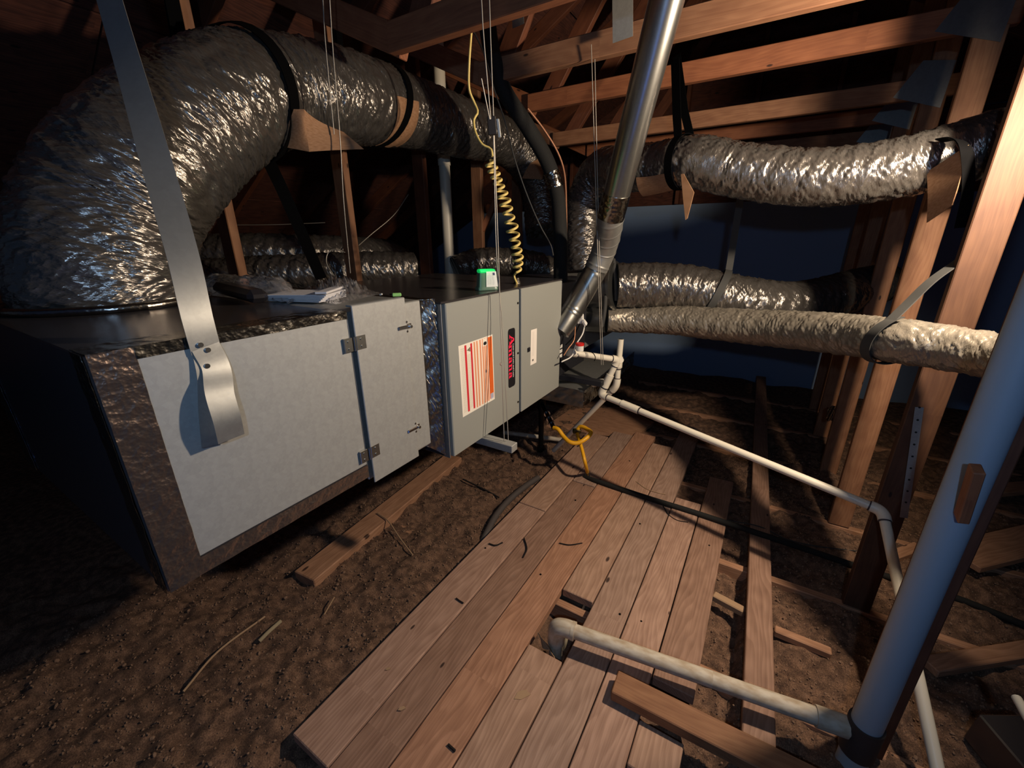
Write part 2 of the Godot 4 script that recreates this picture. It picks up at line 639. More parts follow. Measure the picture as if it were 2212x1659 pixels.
func shell():
	O = Vector3.ZERO
	bx(Vector3(-7.3, -0.30, -8.8), Vector3(6.5, -0.20, 1.6))
	struct("floor", M.insulation)
	slope("ceiling_left", -1.0)
	slope("ceiling_right", 1.0)
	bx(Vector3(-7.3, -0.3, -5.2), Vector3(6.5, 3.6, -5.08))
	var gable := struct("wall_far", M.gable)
	# bare wooden sheathing and framing above the insulated lower wall
	for i in 3:
		bx(Vector3(-7.25, 1.74 + 0.62 * i, -5.08), Vector3(6.45, 2.352 + 0.62 * i, -5.06), 0.002, Vector2(0.4 * i, 0.13 * i))
		part("sheathing_board", M.sheathing, gable)
	for i in 11:
		bx(Vector3(-3.45 + 0.61 * i, 1.74, -5.06), Vector3(-3.412 + 0.61 * i, 3.4, -4.97), 0.003, Vector2(0.3 * i, 0.1))
		part("gable_stud", M.rafter, gable)
	bx(Vector3(-7.3, -0.3, 1.6), Vector3(6.5, 3.6, 1.7))
	struct("wall_near", M.gable)
	bx(Vector3(-7.35, -0.3, -8.8), Vector3(-7.3, 0.2, 1.6))
	struct("wall_left", M.gable)
	bx(Vector3(6.5, -0.3, -8.8), Vector3(6.55, 0.2, 1.6))
	struct("wall_right", M.gable)
	# the open attic hatch behind the camera, bright with the daylight below it
	bx(Vector3(0.18, -0.2, 0.68), Vector3(0.72, -0.03, 1.22))
	var glow := mat(Color(0.4, 0.6, 1.0), 0.6)
	glow.emission_enabled = true
	glow.emission = Color(0.33, 0.55, 1.0)
	glow.emission_energy_multiplier = 0.8
	var g := solo("hatch_opening_light", glow, "open attic hatch behind the viewer with blue daylight rising through it", "hatch")
	for s in [[0.14, 0.18, 0.64, 1.26], [0.72, 0.76, 0.64, 1.26], [0.18, 0.72, 0.64, 0.68], [0.18, 0.72, 1.22, 1.26]]:
		bx(Vector3(s[0], -0.2, s[2]), Vector3(s[1], 0.0, s[3]))
		part("hatch_curb", M.stud, g)
	# the work lamp: socket, reflector and glowing lens, hung by its cord from the roof
	var l := thing("work_lamp", "reflector work lamp hanging by a cord just outside the view on the right", "lamp", LAMP)
	var d := (AIM - LAMP).normalized()
	var back := LAMP - d * 0.10
	tube(PackedVector3Array([back, back + d * 0.03, back + d * 0.06, back + d * 0.09]), func(s: float, _b: float) -> float: return 0.022 + 0.5 * s, 28, false)
	part("reflector", M.galv, l)
	rod(back - d * 0.06, back + d * 0.005, 0.021, 16)
	part("socket", M.black_iron, l)
	wire([back - d * 0.06, back - d * 0.10 + Vector3(0, 0.05, 0), back + Vector3(0, 0.45, 0.05), Vector3(LAMP.x + 0.02, 2.86, LAMP.z)], 0.004)
	part("cord", M.black_strap, l)
	var hot := mat(Color(1, 0.9, 0.75), 0.4)
	hot.emission_enabled = true
	hot.emission = Color(1.0, 0.90, 0.77)
	hot.emission_energy_multiplier = 6.0
	rod(back + d * 0.074, back + d * 0.080, 0.055, 24)
	part("lens", hot, l)
	var cool := mat(Color(0.7, 0.85, 1.0), 0.4)
	cool.emission_enabled = true
	cool.emission = Color(0.50, 0.72, 1.0)
	cool.emission_energy_multiplier = 3.0
	l = thing("headlamp", "small cool headlamp behind the viewer", "lamp", HEADLAMP)
	rod(HEADLAMP + Vector3(0, 0, 0.03), HEADLAMP + Vector3(0, 0, 0.055), 0.03, 20)
	part("housing", M.black_strap, l)
	rod(HEADLAMP + Vector3(0, 0, 0.022), HEADLAMP + Vector3(0, 0, 0.03), 0.022, 20)
	part("lens", cool, l)

# ---------------------------------------------------------------- roof trusses: post, beam, web, top and bottom chords

func trusses():
	var about := [
		"nearest roof truss, its cut beam end above the foil return duct",
		"roof truss with the bright near post on the right and beam behind the flue pipe",
		"roof truss whose beam runs along the top right to the biggest metal plate",
		"third truss beam from the top right, ending at a plate above the hanging duct",
		"roof truss with the short beam just above the hanging foil duct, second lowest",
		"farthest visible roof truss, its beam lowest above the hanging foil duct",
		"roof truss deep in the dark beyond the farthest lit beam"]
	var low := [2.0, 2.07, 2.105, 2.035, 2.055, 2.04, 2.05]
	var left := [-1.24, -1.30, -1.385, -1.52, -1.5, -1.45, -1.45]
	for k in 6:
		var z := -1.25 - 0.61 * k
		var t := thing("roof_truss", about[k], "truss", Vector3(0.53, -0.04, z), "timber roof trusses")
		var m: Material = M.stud if k % 2 == 1 else M.stud_red
		bx(Vector3(left[k], low[k], z - 0.019), Vector3(0.60, low[k] + 0.089, z + 0.019), 0.003, Vector2(k * 0.37, k * 0.06))
		part("beam", m, t)
		if true:
			var pz: float = z if k > 0 else -1.235
			var px := 0.484 if k > 0 else 0.426
			bx(Vector3(px, -0.05, pz - 0.021), Vector3(px + 0.089, 2.92, pz + 0.017), 0.003, Vector2(k * 0.61, k * 0.1))
			part("post", [M.rafter, M.stud_dim, M.stud][mini(k, 2)], t)
			if k == 0: pass
			# nailed metal plate at the joint of beam and post
			plate(PackedVector2Array([Vector2(-0.13, -0.03), Vector2(0.06, -0.10), Vector2(0.07, 0.09), Vector2(-0.05, 0.11)]), Transform3D(Basis(), Vector3(0.5, low[k] + 0.05, z + 0.021)), 0.0015)
			part("gusset_plate", M.galv_shiny, t)
		for s in [-1.0, 1.0]:
			var a := Vector3(-0.42, 3.41, z)
			var b: Vector3 = a + Vector3(s * 6.4, -3.456, 0)
			bar(a, b, 0.038, 0.089, Vector3.UP, 0.003, Vector2(k * 0.2, 0.1))
			part("top_chord", M.rafter, t)
		bar(Vector3(-6.2, -0.1, z), Vector3(6.0, -0.1, z), 0.038, 0.089, Vector3.UP, 0.003, Vector2(k * 0.5, 0.02))
		part("bottom_chord", M.old_board, t)
		bar(Vector3(left[k] + 0.04, low[k] + 0.03, z - 0.03), Vector3(left[k] - 1.0, low[k] + 0.52, z - 0.03), 0.038, 0.089, Vector3.UP, 0.003, Vector2(k * 0.3, 0.05))
		part("web", m, t)
		bar(Vector3(left[k] + 0.10, low[k] + 0.05, z - 0.03), Vector3(-0.5, 3.3, z - 0.03), 0.038, 0.089, Vector3.UP, 0.003, Vector2(k * 0.4, 0.05))
		part("web", M.rafter, t)
	# two nail straps that hang from the framing at the top
	for q in [[Vector3(-1.065, 2.284, -1.8), Vector3(-1.061, 2.228, -1.8), 0.055, "short galvanised strap end hanging at the top beside the black tube"], [Vector3(-0.627, 2.238, -1.8), Vector3(-0.614, 2.092, -1.8), 0.075, "grey metal strap hanging over the beam left of the flue pipe"]]:
		O = q[0]
		ribbon(PackedVector3Array([q[0] + Vector3(0, 0.25, 0), q[0], q[1]]), Vector3.RIGHT, q[2], 0.002)
		solo("metal_strap", M.galv_dull, q[3], "metal strap")

# ---------------------------------------------------------------- plank walkway and loose boards

func board(xa: float, xb: float, za: float, zb: float, called: String, m: Material, parent: Node3D, top := 0.0, th := 0.038):
	bx(Vector3(xa + 0.0025, top - th, zb), Vector3(xb - 0.0025, top, za), 0.003, Vector2(rng.randf() * 3, rng.randf()))
	return part(called, m, parent)

func walkway():
	var w := thing("plank_walkway", "walkway of weathered brown planks laid side by side in front of the furnace", "walkway", Vector3(-0.5, -0.038, -1.5))
	var rows := [
		[-1.004, -0.836, [[-0.352, -1.70], [-1.705, -2.74]]],
		[-0.836, -0.690, [[-0.345, -2.06], [-2.068, -2.86]]],
		[-0.690, -0.535, [[-0.36, -2.93]]],
		[-0.535, -0.397, [[-0.36, -0.975], [-1.268, -2.81]]],
		[-0.397, -0.256, [[-0.36, -3.25]]],
		[-0.256, -0.118, [[-0.36, -2.20]]],
		[-0.118, 0.018, [[-1.085, -2.54]]]]
	for i in rows.size():
		for s in rows[i][2]:
			board(rows[i][0], rows[i][1], s[0], s[1], "plank", M.plank[(i * 2 + int(s[0] < -1.5)) % 5], w, rng.randf_range(-0.003, 0.002))
	# a few iron nail heads
	for q in [[0, -1.30, 0.05], [1, -1.88, 0.10], [2, -1.29, 0.04], [2, -2.47, 0.09], [4, -1.86, 0.03], [4, -1.27, 0.11], [5, -1.28, 0.05], [6, -1.87, 0.08]]:
		var at := Vector3(rows[q[0]][0] + q[2], 0.0, q[1])
		rod(at - Vector3(0, 0.005, 0), at + Vector3(0, 0.0022, 0), 0.0042, 8)
		part("nail_head", M.black_iron, w)
	var e := thing("board", "short cut plank end at the bottom edge between walkway and loose two by four", "board", Vector3(-0.05, -0.05, -0.88))
	board(-0.120, 0.014, -0.80, -0.935, "plank", M.plank[1], e, -0.004)
	e = thing("board", "lower plank under the cut end at the bottom edge of the view", "board", Vector3(-0.05, -0.08, -0.6))
	board(-0.118, 0.02, -0.35, -0.86, "plank", M.plank[2], e, -0.045)
	# the long flat joist board right of the walkway
	e = thing("board", "long narrow board lying straight away from view right of the walkway", "board", Vector3(0.15, -0.04, -2.8))
	bar(Vector3(0.207, -0.016, -0.72), Vector3(0.088, -0.016, -4.95), 0.088, 0.036, Vector3.UP, 0.003, Vector2(0.3, 0.06))
	part("plank", M.plank[2], e)
	# the loose two by four at the bottom edge
	e = thing("board", "loose pale two by four lying askew across the near walkway", "board", Vector3(0.02, 0.0, -1.0))
	var a := Vector3(-0.213, 0.05, -0.971)
	var b := Vector3(0.199, 0.05, -0.983)
	var d := (b - a).normalized()
	bar(Vector3(a.x, 0.031, a.z), Vector3(a.x, 0.031, a.z) + Vector3(d.x, 0, d.z) * 0.85, 0.080, 0.040, Vector3.UP, 0.003, Vector2(0.7, 0.4))
	part("timber", M.stud_pale, e)
	# board half sunk in the insulation under the furnace
	e = thing("board", "lone brown board lying in the insulation below the furnace", "board", Vector3(-1.6, -0.06, -1.35))
	bar(Vector3(-1.548, -0.03, -0.745), Vector3(-1.660, -0.03, -1.935), 0.128, 0.055, Vector3.UP, 0.004, Vector2(0.1, 0.2))
	part("plank", M.old_board, e)
	# wide slab of wood beyond the walkway, under the condensate pipes
	e = thing("board", "wide brown board behind the yellow gas hose at the end of the walkway", "board", Vector3(-1.0, -0.06, -3.05))
	O = Vector3(-1.0, -0.06, -3.05)
	plate(PackedVector2Array([Vector2(-0.37, -0.36), Vector2(0.30, -0.20), Vector2(0.36, 0.14), Vector2(0.02, 0.33), Vector2(-0.34, 0.05)]), Transform3D(Basis(Vector3(1, 0, 0), Vector3(0, 0, -1), Vector3(0, 1, 0)), Vector3(-0.98, -0.022, -3.09)), 0.025)
	part("plank", M.old_board, e)
	# splintered cleats between walkway and the long board
	for q in [[Vector3(0.017, -0.045, -1.607), Vector3(0.134, -0.045, -1.582), "pale splintered cleat between the walkway and the long board"], [Vector3(0.241, -0.05, -1.553), Vector3(0.421, -0.05, -1.55), "thin wood cleat right of the long narrow board"]]:
		O = q[0]
		bar(q[0], q[1], 0.035, 0.03, Vector3.UP, 0.004, Vector2(rng.randf(), 0.3))
		solo("wood_cleat", M.straw if q[0].x < 0.05 else M.old_board, q[2], "wood scrap")
	for q in [[Vector3(-0.464, 0.003, -0.806), 0.028, "flat torn wood chip on a near walkway plank"], [Vector3(-0.769, 0.003, -0.573), 0.012, "small pale wood chip on the second walkway plank"], [Vector3(-0.904, 0.003, -0.64), 0.009, "tiny wood crumb near the left edge of the walkway"]]:
		O = q[0]
		var s: float = q[1]
		plate(PackedVector2Array([Vector2(-s, -s * 0.4), Vector2(-s * 0.2, -s * 0.55), Vector2(s, -s * 0.1), Vector2(s * 0.5, s * 0.5), Vector2(-s * 0.5, s * 0.35)]), Transform3D(Basis(Vector3(0.8, 0, -0.6), Vector3(-0.6, 0, -0.8), Vector3(0, 1, 0)), q[0]), 0.004)
		solo("wood_chip", M.straw, q[2], "wood chip")

# ---------------------------------------------------------------- blown insulation between the joists

func loose_floor():
	var n := noise(201, 1.6, 4)
	var nf := noise(202, 9.0, 3)
	var h := func(x: float, z: float) -> float:
		var y := -0.072 + n.get_noise_2d(x, z) * 0.03 + nf.get_noise_2d(x, z) * 0.028
		if x > -1.03 and x < 0.03 and z < -0.3 and z > -3.3:
			y = min(y, -0.048)
		if x > 0.02 and x < 0.13:
			y -= 0.05 * smoothstep(-2.4, -1.6, z)
		var dx := (x + 0.466) / 0.12
		var dz := (z + 1.13) / 0.2
		y -= 0.12 * exp(-(dx * dx + dz * dz))
		if x < -1.03: y += 0.034
		elif x > 0.25: y += 0.008
		return max(y, -0.195)
	var cols := 226
	var rows := 246
	var p := PackedVector3Array()
	var uv := PackedVector2Array()
	for i in rows:
		for j in cols:
			var x := -2.5 + 4.5 * j / (cols - 1)
			var z := 0.5 - 4.9 * i / (rows - 1)
			p.append(Vector3(x, h.call(x, z), z))
			uv.append(Vector2(x, z))
	O = Vector3.ZERO
	grid(p, rows, cols, false, uv)
	var bed := solo("loose_insulation", M.insulation, "brown dusty blown insulation covering the floor between the joists", "insulation")
	stuff(bed)
	var p2 := PackedVector3Array()
	var uv2 := PackedVector2Array()
	for i in 60:
		for j in 110:
			var x := -6.0 + 11.3 * j / 109.0
			var z := 1.5 - 6.5 * i / 59.0
			var inside: bool = (x > -2.42 and x < 1.92 and z > -4.3 and z < 0.4) or (x > 0.0 and x < 0.9 and z > 0.5 and z < 1.4)
			p2.append(Vector3(x, -0.19 if inside else -0.085 + n.get_noise_2d(x, z) * 0.05, z))
			uv2.append(Vector2(x, z))
	grid(p2, 60, 110, false, uv2)
	stuff(part("outer_bed", M.insulation, bed))
	# lumps and crumbs on top of it
	box(Transform3D(), Vector3(1.0, 0.6, 0.8), 0.25)
	var mm := MultiMesh.new()
	mm.transform_format = MultiMesh.TRANSFORM_3D
	mm.mesh = take()
	var tf := []
	while tf.size() < 24000:
		var x := rng.randf_range(-2.1, 1.3)
		var z := rng.randf_range(-3.3, 0.1)
		if x > -1.015 and x < 0.025 and z < -0.33 and z > -2.5:
			continue
		var s := rng.randf_range(0.003, 0.009) * (1.7 if rng.randf() < 0.06 else 1.0)
		tf.append(Transform3D(Basis.from_euler(Vector3(rng.randf() * TAU, rng.randf() * TAU, rng.randf() * TAU)).scaled(Vector3(s, s, s)), Vector3(x, h.call(x, z) + s * 0.2, z)))
	mm.instance_count = tf.size()
	for i in tf.size():
		mm.set_instance_transform(i, tf[i])
	var mi := MultiMeshInstance3D.new()
	mi.name = "crumbs"
	mi.multimesh = mm
	mi.material_override = M.crumb
	stuff(mi)
	bed.add_child(mi)
	# straws, a shred of fibre and other litter lying in it
	var litter := [
		[[Vector3(-1.448, -0.022, -0.241), Vector3(-1.498, -0.016, -0.37), Vector3(-1.504, -0.02, -0.545)], 0.0045, M.straw, "long pale splinter lying in the dark insulation at lower left"],
		[[Vector3(-1.309, -0.022, -0.674), Vector3(-1.349, -0.022, -0.751)], 0.003, M.straw, "short pale splinter in the insulation near the end of the lone board"],
		[[Vector3(-1.607, 0.006, -1.215), Vector3(-1.507, 0.006, -1.198), Vector3(-1.379, -0.01, -1.151), Vector3(-1.211, -0.025, -1.093)], 0.0035, M.straw, "pale twig draped over the lone board into the insulation"],
		[[Vector3(-1.419, -0.025, -0.476), Vector3(-1.421, -0.018, -0.513), Vector3(-1.431, -0.022, -0.566)], 0.009, M.fibre, "pale shred of fibre beside the long splinter"],
		[[Vector3(-1.446, -0.026, -1.757), Vector3(-1.227, -0.022, -1.722), Vector3(-1.142, -0.025, -1.707)], 0.005, M.dark_wood, "dark stick in the insulation left of the grey conduit"],
		[[Vector3(-0.955, 0.004, -1.331), Vector3(-0.92, 0.005, -1.336), Vector3(-0.901, 0.004, -1.371)], 0.0035, M.dark_wood, "short dark twig near the left edge of the walkway"],
		[[Vector3(-0.828, 0.004, -1.454), Vector3(-0.779, 0.005, -1.395), Vector3(-0.766, 0.004, -1.337)], 0.003, M.dark_wood, "bent dark twig on the second plank of the walkway"],
		[[Vector3(-0.663, 0.004, -1.51), Vector3(-0.615, 0.005, -1.523), Vector3(-0.567, 0.004, -1.568)], 0.0025, M.dark_wood, "thin dark twig lying across the third plank of the walkway"],
		[[Vector3(-0.888, 0.004, -0.994), Vector3(-0.867, 0.004, -0.991), Vector3(-0.847, 0.004, -0.99)], 0.003, M.dark_wood, "tiny dark splinter on the first plank near the lone board"],
		[[Vector3(-0.579, 0.004, -0.571), Vector3(-0.566, 0.004, -0.57), Vector3(-0.551, 0.004, -0.569)], 0.004, M.dark_wood, "tiny dark splinter on a plank at the bottom of the view"]]
	for q in litter:
		O = q[0][0]
		wire(q[0], q[1], 16, 5)
		solo("splinter", q[2], q[3], "splinter")

# ---------------------------------------------------------------- return plenum, filter rack and furnace

func crumpled(lo: Vector3, hi: Vector3, n: Vector3, amp := 0.0015, seed_ := 5):
	# foil tape smoothed over a flat strip whose outward side is n
	var nz := noise(seed_, 14.0, 3)
	var ax := [0, 1, 2]
	ax.erase(n.abs().max_axis_index())
	var f := func(u: float, v: float) -> Vector3:
		var q := lo
		q[ax[0]] = lerp(lo[ax[0]], hi[ax[0]], u)
		q[ax[1]] = lerp(lo[ax[1]], hi[ax[1]], v)
		return q + n * (0.0012 + amp * absf(nz.get_noise_3dv(q)) * 2.0)
	var d := (hi - lo).abs()
	sheet(f, clampi(int(d[ax[0]] / 0.008), 2, 60), clampi(int(d[ax[1]] / 0.008), 2, 60), 0.001, Vector2(d[ax[0]], d[ax[1]]))

func return_side():
	var t := thing("return_plenum", "galvanised return air plenum with foil taped edges at the near end of the furnace", "plenum", Vector3(-1.17, 0.80, -0.4))
	bx(Vector3(-1.76, 0.80, -0.622), Vector3(-0.836, 1.242, -0.168), 0.002)
	part("body", M.top_steel, t)
	bx(Vector3(-0.836, 0.838, -0.619), Vector3(-0.8335, 1.232, -0.222), 0.001)
	part("side_panel", M.galv_dull, t)
	crumpled(Vector3(-0.8335, 0.80, -0.170), Vector3(-0.8335, 1.245, -0.226), Vector3.RIGHT, 0.002, 1)
	part("foil_tape", M.foil_dull, t, "wide strip of foil tape down the near corner")
	crumpled(Vector3(-0.8335, 1.226, -0.226), Vector3(-0.8335, 1.246, -0.619), Vector3.RIGHT, 0.0015, 2)
	part("foil_tape", M.tape, t)
	crumpled(Vector3(-0.8335, 0.80, -0.226), Vector3(-0.8335, 0.836, -0.619), Vector3.RIGHT, 0.0015, 3)
	part("foil_tape", M.foil_dull, t)
	crumpled(Vector3(-0.905, 1.242, -0.170), Vector3(-0.832, 1.242, -0.619), Vector3.UP, 0.0015, 4)
	part("foil_tape", M.tape, t)
	crumpled(Vector3(-1.76, 0.80, -0.168), Vector3(-1.66, 1.245, -0.168), Vector3.BACK, 0.0015, 5)
	part("foil_tape", M.tape, t)
	crumpled(Vector3(-0.885, 0.80, -0.168), Vector3(-0.835, 1.245, -0.168), Vector3.BACK, 0.0015, 6)
	part("foil_tape", M.tape, t)
	# filter rack with its hinged door
	t = thing("filter_rack", "galvanised filter rack with a hinged door between plenum and furnace", "filter rack", Vector3(-1.17, 0.78, -0.75))
	bx(Vector3(-1.76, 0.785, -0.868), Vector3(-0.840, 1.240, -0.6235), 0.002)
	part("body", M.galv, t)
	bx(Vector3(-0.840, 0.790, -0.868), Vector3(-0.837, 1.238, -0.80), 0.001)
	part("flange", M.galv_dull, t)
	var hinge_x := -0.829
	var door := func(y: float, z: float, x: float) -> Vector3: return Vector3(x, y, z)
	bx(Vector3(-0.832, 0.776, -0.803), Vector3(-0.8275, 1.255, -0.632), 0.0015)
	bx(Vector3(-0.850, 1.251, -0.803), Vector3(-0.829, 1.2555, -0.632), 0.0015)
	var d := part("door", M.galv_dull, t)
	for y in [Vector3(-0.828, 1.165, -0.615).y, Vector3(-0.828, 0.868, -0.612).y]:
		bx(Vector3(-0.8275, y - 0.017, -0.660), Vector3(-0.826, y + 0.017, -0.632), 0.0006)
		bx(Vector3(-0.8322, y - 0.017, -0.621), Vector3(-0.826, y + 0.017, -0.598), 0.0006)
		rod(Vector3(-0.8265, y - 0.017, -0.6265), Vector3(-0.8265, y + 0.017, -0.6265), 0.0035, 10)
		for q in [[-0.609, 0.009], [-0.609, -0.009], [-0.646, 0.009], [-0.646, -0.009]]:
			rod(Vector3(-0.8265, y + q[1], q[0]), Vector3(-0.8245, y + q[1], q[0]), 0.0026, 8)
		part("hinge", M.galv_shiny, d)
	for c in [Vector3(-0.834, 1.176, -0.796), Vector3(-0.834, 0.873, -0.794)]:
		bx(c + Vector3(-0.003, -0.007, -0.024), c + Vector3(0.006, 0.007, 0.004), 0.001)
		bx(c + Vector3(0.006, -0.005, -0.012), c + Vector3(0.011, 0.005, 0.028), 0.002)
		rod(c + Vector3(0.0, 0.0, -0.014), c + Vector3(0.016, 0, -0.014), 0.0045, 8)
		for s in [-0.013, 0.013]:
			rod(c + Vector3(0.0, s, -0.006), c + Vector3(0.007, s, -0.006), 0.0035, 8)
		part("latch", M.chrome, d)

func furnace():
	# foil wrapped collar between filter rack and furnace
	var cz := noise(31, 11.0, 3)
	var t := thing("collar", "crumpled foil wrapped collar between filter rack and furnace", "duct collar", Vector3(-1.15, 0.70, -0.91))
	bx(Vector3(-1.60, 0.72, -0.952), Vector3(-0.93, 1.225, -0.868), 0.002)
	part("core", M.black_gap, t)
	var f := func(u: float, v: float) -> Vector3:
		var y: float = lerp(1.232, 0.70 + 0.055 * sin(u * PI * 0.5 + 1.57), v)
		var x: float = -0.93 + 0.076 * u
		var k := 0.008 * absf(sin((v * 17.0 + u * 3.0))) * sin(u * PI)
		return Vector3(x + k + 0.006 * cz.get_noise_2d(u * 2.0, v * 3.0), y, -0.873 - 0.078 * u)
	sheet(f, 24, 80, 0.002, Vector2(0.1, 0.5))
	part("foil_wrap", M.foil_soft, t)
	crumpled(Vector3(-1.60, 1.228, -0.870), Vector3(-0.86, 1.228, -0.953), Vector3.UP, 0.003, 9)
	part("foil_tape", M.tape, t)
	# the furnace, laid on its side
	t = thing("furnace", "grey horizontal gas furnace with two front doors and warning sticker", "furnace", Vector3(-1.19, 0.687, -1.39))
	bx(Vector3(-1.62, 0.690, -1.822), Vector3(-0.862, 1.218, -0.956), 0.003)
	part("cabinet", M.cabinet_dark, t)
	bx(Vector3(-1.62, 1.216, -1.824), Vector3(-0.836, 1.2225, -0.956), 0.002)
	part("top_sheet", M.top_steel, t)
	bx(Vector3(-0.864, 0.690, -0.960), Vector3(-0.838, 1.216, -0.956), 0.001)
	part("edge_flange", M.galv, t)
	bx(Vector3(-0.861, 0.688, -1.4185), Vector3(-0.833, 1.2155, -0.973), 0.003)
	var big := part("front_door", M.cabinet, t, "larger front door with the warning sticker")
	bx(Vector3(-0.861, 0.686, -1.816), Vector3(-0.833, 1.2155, -1.4335), 0.003)
	var small := part("front_door", M.cabinet, t, "smaller front door with the white strip sticker")
	bx(Vector3(-0.861, 0.690, -1.4335), Vector3(-0.850, 1.214, -1.4185), 0.001)
	part("door_gap", M.black_gap, t)
	for y in [1.163, 0.960, 0.745]:
		rod(Vector3(-0.833, y, -1.405), Vector3(-0.8305, y, -1.405), 0.0045, 8)
		part("screw", M.black_iron, big)
	var kn := Vector3(-0.833, 0.955, -1.492)
	bx(kn + Vector3(0, -0.010, -0.010), kn + Vector3(0.006, 0.010, 0.008), 0.003)
	part("door_latch", M.black_label, small)
	# warning sticker
	print_sheet([Vector3(-0.833, 1.072, -1.024), Vector3(-0.833, 1.073, -1.223), Vector3(-0.833, 0.818, -1.229), Vector3(-0.833, 0.817, -1.029)], Vector3.RIGHT)
	var wm := mat(Color.WHITE, 0.55)
	wm.albedo_texture = warning_image()
	part("warning_sticker", wm, big, "white sticker with red and orange stripes of small print")
	print_sheet([Vector3(-0.833, 1.035, -1.515), Vector3(-0.833, 1.033, -1.568), Vector3(-0.833, 0.879, -1.567), Vector3(-0.833, 0.879, -1.512)], Vector3.RIGHT)
	wm = mat(Color.WHITE, 0.55)
	wm.albedo_texture = strip_image()
	part("strip_sticker", wm, small, "narrow white sticker with fine print")
	# brand badge: rounded black bar with red letters reading downwards
	var c := Vector3(-0.833, (Vector3(-0.833, 0.95, -1.349).y), -1.356)
	var w := 0.026
	var h := 0.121
	var poly := PackedVector2Array()
	for k in 4:
		var ctr := Vector2((w - 0.012) * (1 if k in [0, 3] else -1), (h - 0.012) * (1 if k < 2 else -1))
		for s in 5:
			var a := PI / 2 * k + PI / 2 * s / 4.0
			poly.append(ctr + Vector2(cos(a), sin(a)) * 0.012)
	var face := Basis(Vector3(0, 0, -1), Vector3(0, 1, 0), Vector3(1, 0, 0))
	plate(poly, Transform3D(face, c + Vector3(0.0012, 0, 0)), 0.0012)
	var badge := part("badge", M.black_label, t, "black rounded badge with red lettering")
	var down := Basis(Vector3(0, -1, 0), Vector3(0, 0, -1), Vector3(1, 0, 0))
	lettering("A", 0.050, M.brand_red, badge, Transform3D(down, c + Vector3(0.0013, 0.076, 0.0005)), 1.25)
	lettering("mana", 0.042, M.brand_red, badge, Transform3D(down, c + Vector3(0.0013, -0.012, 0.0085)), 1.18)
	lettering("Lasts and Lasts and Lasts", 0.0105, M.white, badge, Transform3D(down, c + Vector3(0.0013, -0.012, -0.0115)), 1.05)

func lettering(s: String, size: float, m: Material, parent: Node3D, xf: Transform3D, wide := 1.0):
	var f := SystemFont.new()
	f.font_names = PackedStringArray(["Droid Serif"])
	f.font_weight = 700
	var tm := TextMesh.new()
	tm.text = s
	tm.font = f
	tm.font_size = 64
	tm.pixel_size = size / 64.0
	tm.depth = 0.0008
	tm.curve_step = 2.0
	var o := MeshInstance3D.new()
	o.name = "lettering"
	o.mesh = tm
	o.material_override = m
	o.transform = Transform3D(xf.basis.scaled_local(Vector3(wide, 1, 1)), xf.origin - O)
	parent.add_child(o, true)

func text_lines(im: Image, r: Rect2i, step: int, c: Color, gen: RandomNumberGenerator, down := true):
	# rows of illegible small print; the sheet hangs sideways, so its lines run down
	var a := r.position.x
	while a < r.end.x - 1:
		var y := r.position.y
		while y < r.end.y - 4:
			var l := gen.randi_range(3, 9)
			im.fill_rect(Rect2i(a, y, 1, min(l, r.end.y - y)), c)
			y += l + 2
		a += step

func warning_image() -> ImageTexture:
	var g := RandomNumberGenerator.new()
	g.seed = 3
	var w := 256
	var h := 384
	var im := Image.create(w, h, false, Image.FORMAT_RGBA8)
	im.fill(Color(0.93, 0.90, 0.84))
	var grey := Color(0.66, 0.62, 0.56)
	text_lines(im, Rect2i(14, 18, 26, 350), 4, grey, g)
	im.fill_rect(Rect2i(40, 8, 14, 362), Color(0.80, 0.16, 0.20))
	text_lines(im, Rect2i(58, 60, 22, 300), 4, Color(0.70, 0.66, 0.50), g)
	im.fill_rect(Rect2i(82, 8, 13, 362), Color(0.80, 0.16, 0.20))
	for x in [108, 128, 152, 172, 188, 202]:
		im.fill_rect(Rect2i(x - 5, 6, 16, 368), Color(0.96, 0.80, 0.72))
		im.fill_rect(Rect2i(x, 6, 6, 368), Color(0.82, 0.48, 0.26))
		text_lines(im, Rect2i(x + 7, 20, 4, 340), 3, Color(0.84, 0.62, 0.50), g)
	im.fill_rect(Rect2i(216, 8, 34, 360), Color(0.88, 0.40, 0.14))
	text_lines(im, Rect2i(219, 16, 28, 330), 4, Color(0.66, 0.27, 0.08), g)
	im.fill_rect(Rect2i(176, 8, 32, 40), Color(0.93, 0.90, 0.84))
	for y in 24:
		for x in 26:
			if pow((x - 13) / 13.0, 2) + pow((y - 12) / 10.0, 2) < 1.0:
				im.set_pixel(180 + x, 22 + y, Color(0.08, 0.07, 0.07))
	for k in 26:
		im.fill_rect(Rect2i(56 + k, 36 - k / 2, 1, 1 + k), Color(0.1, 0.09, 0.08) if k % 9 < 6 else Color(0.9, 0.85, 0.7))
	im.fill_rect(Rect2i(222, 338, 26, 34), Color(0.80, 0.80, 0.86))
	text_lines(im, Rect2i(224, 340, 22, 30), 3, Color(0.2, 0.2, 0.35), g)
	return tex(im)

func strip_image() -> ImageTexture:
	var g := RandomNumberGenerator.new()
	g.seed = 4
	var im := Image.create(64, 384, false, Image.FORMAT_RGBA8)
	im.fill(Color(0.93, 0.90, 0.86))
	text_lines(im, Rect2i(14, 24, 24, 270), 4, Color(0.72, 0.69, 0.66), g)
	text_lines(im, Rect2i(46, 60, 4, 220), 3, Color(0.74, 0.71, 0.68), g)
	im.fill_rect(Rect2i(18, 326, 14, 22), Color(0.35, 0.33, 0.32))
	return tex(im)

# ---------------------------------------------------------------- evaporator coil, supply plenum, drain pan

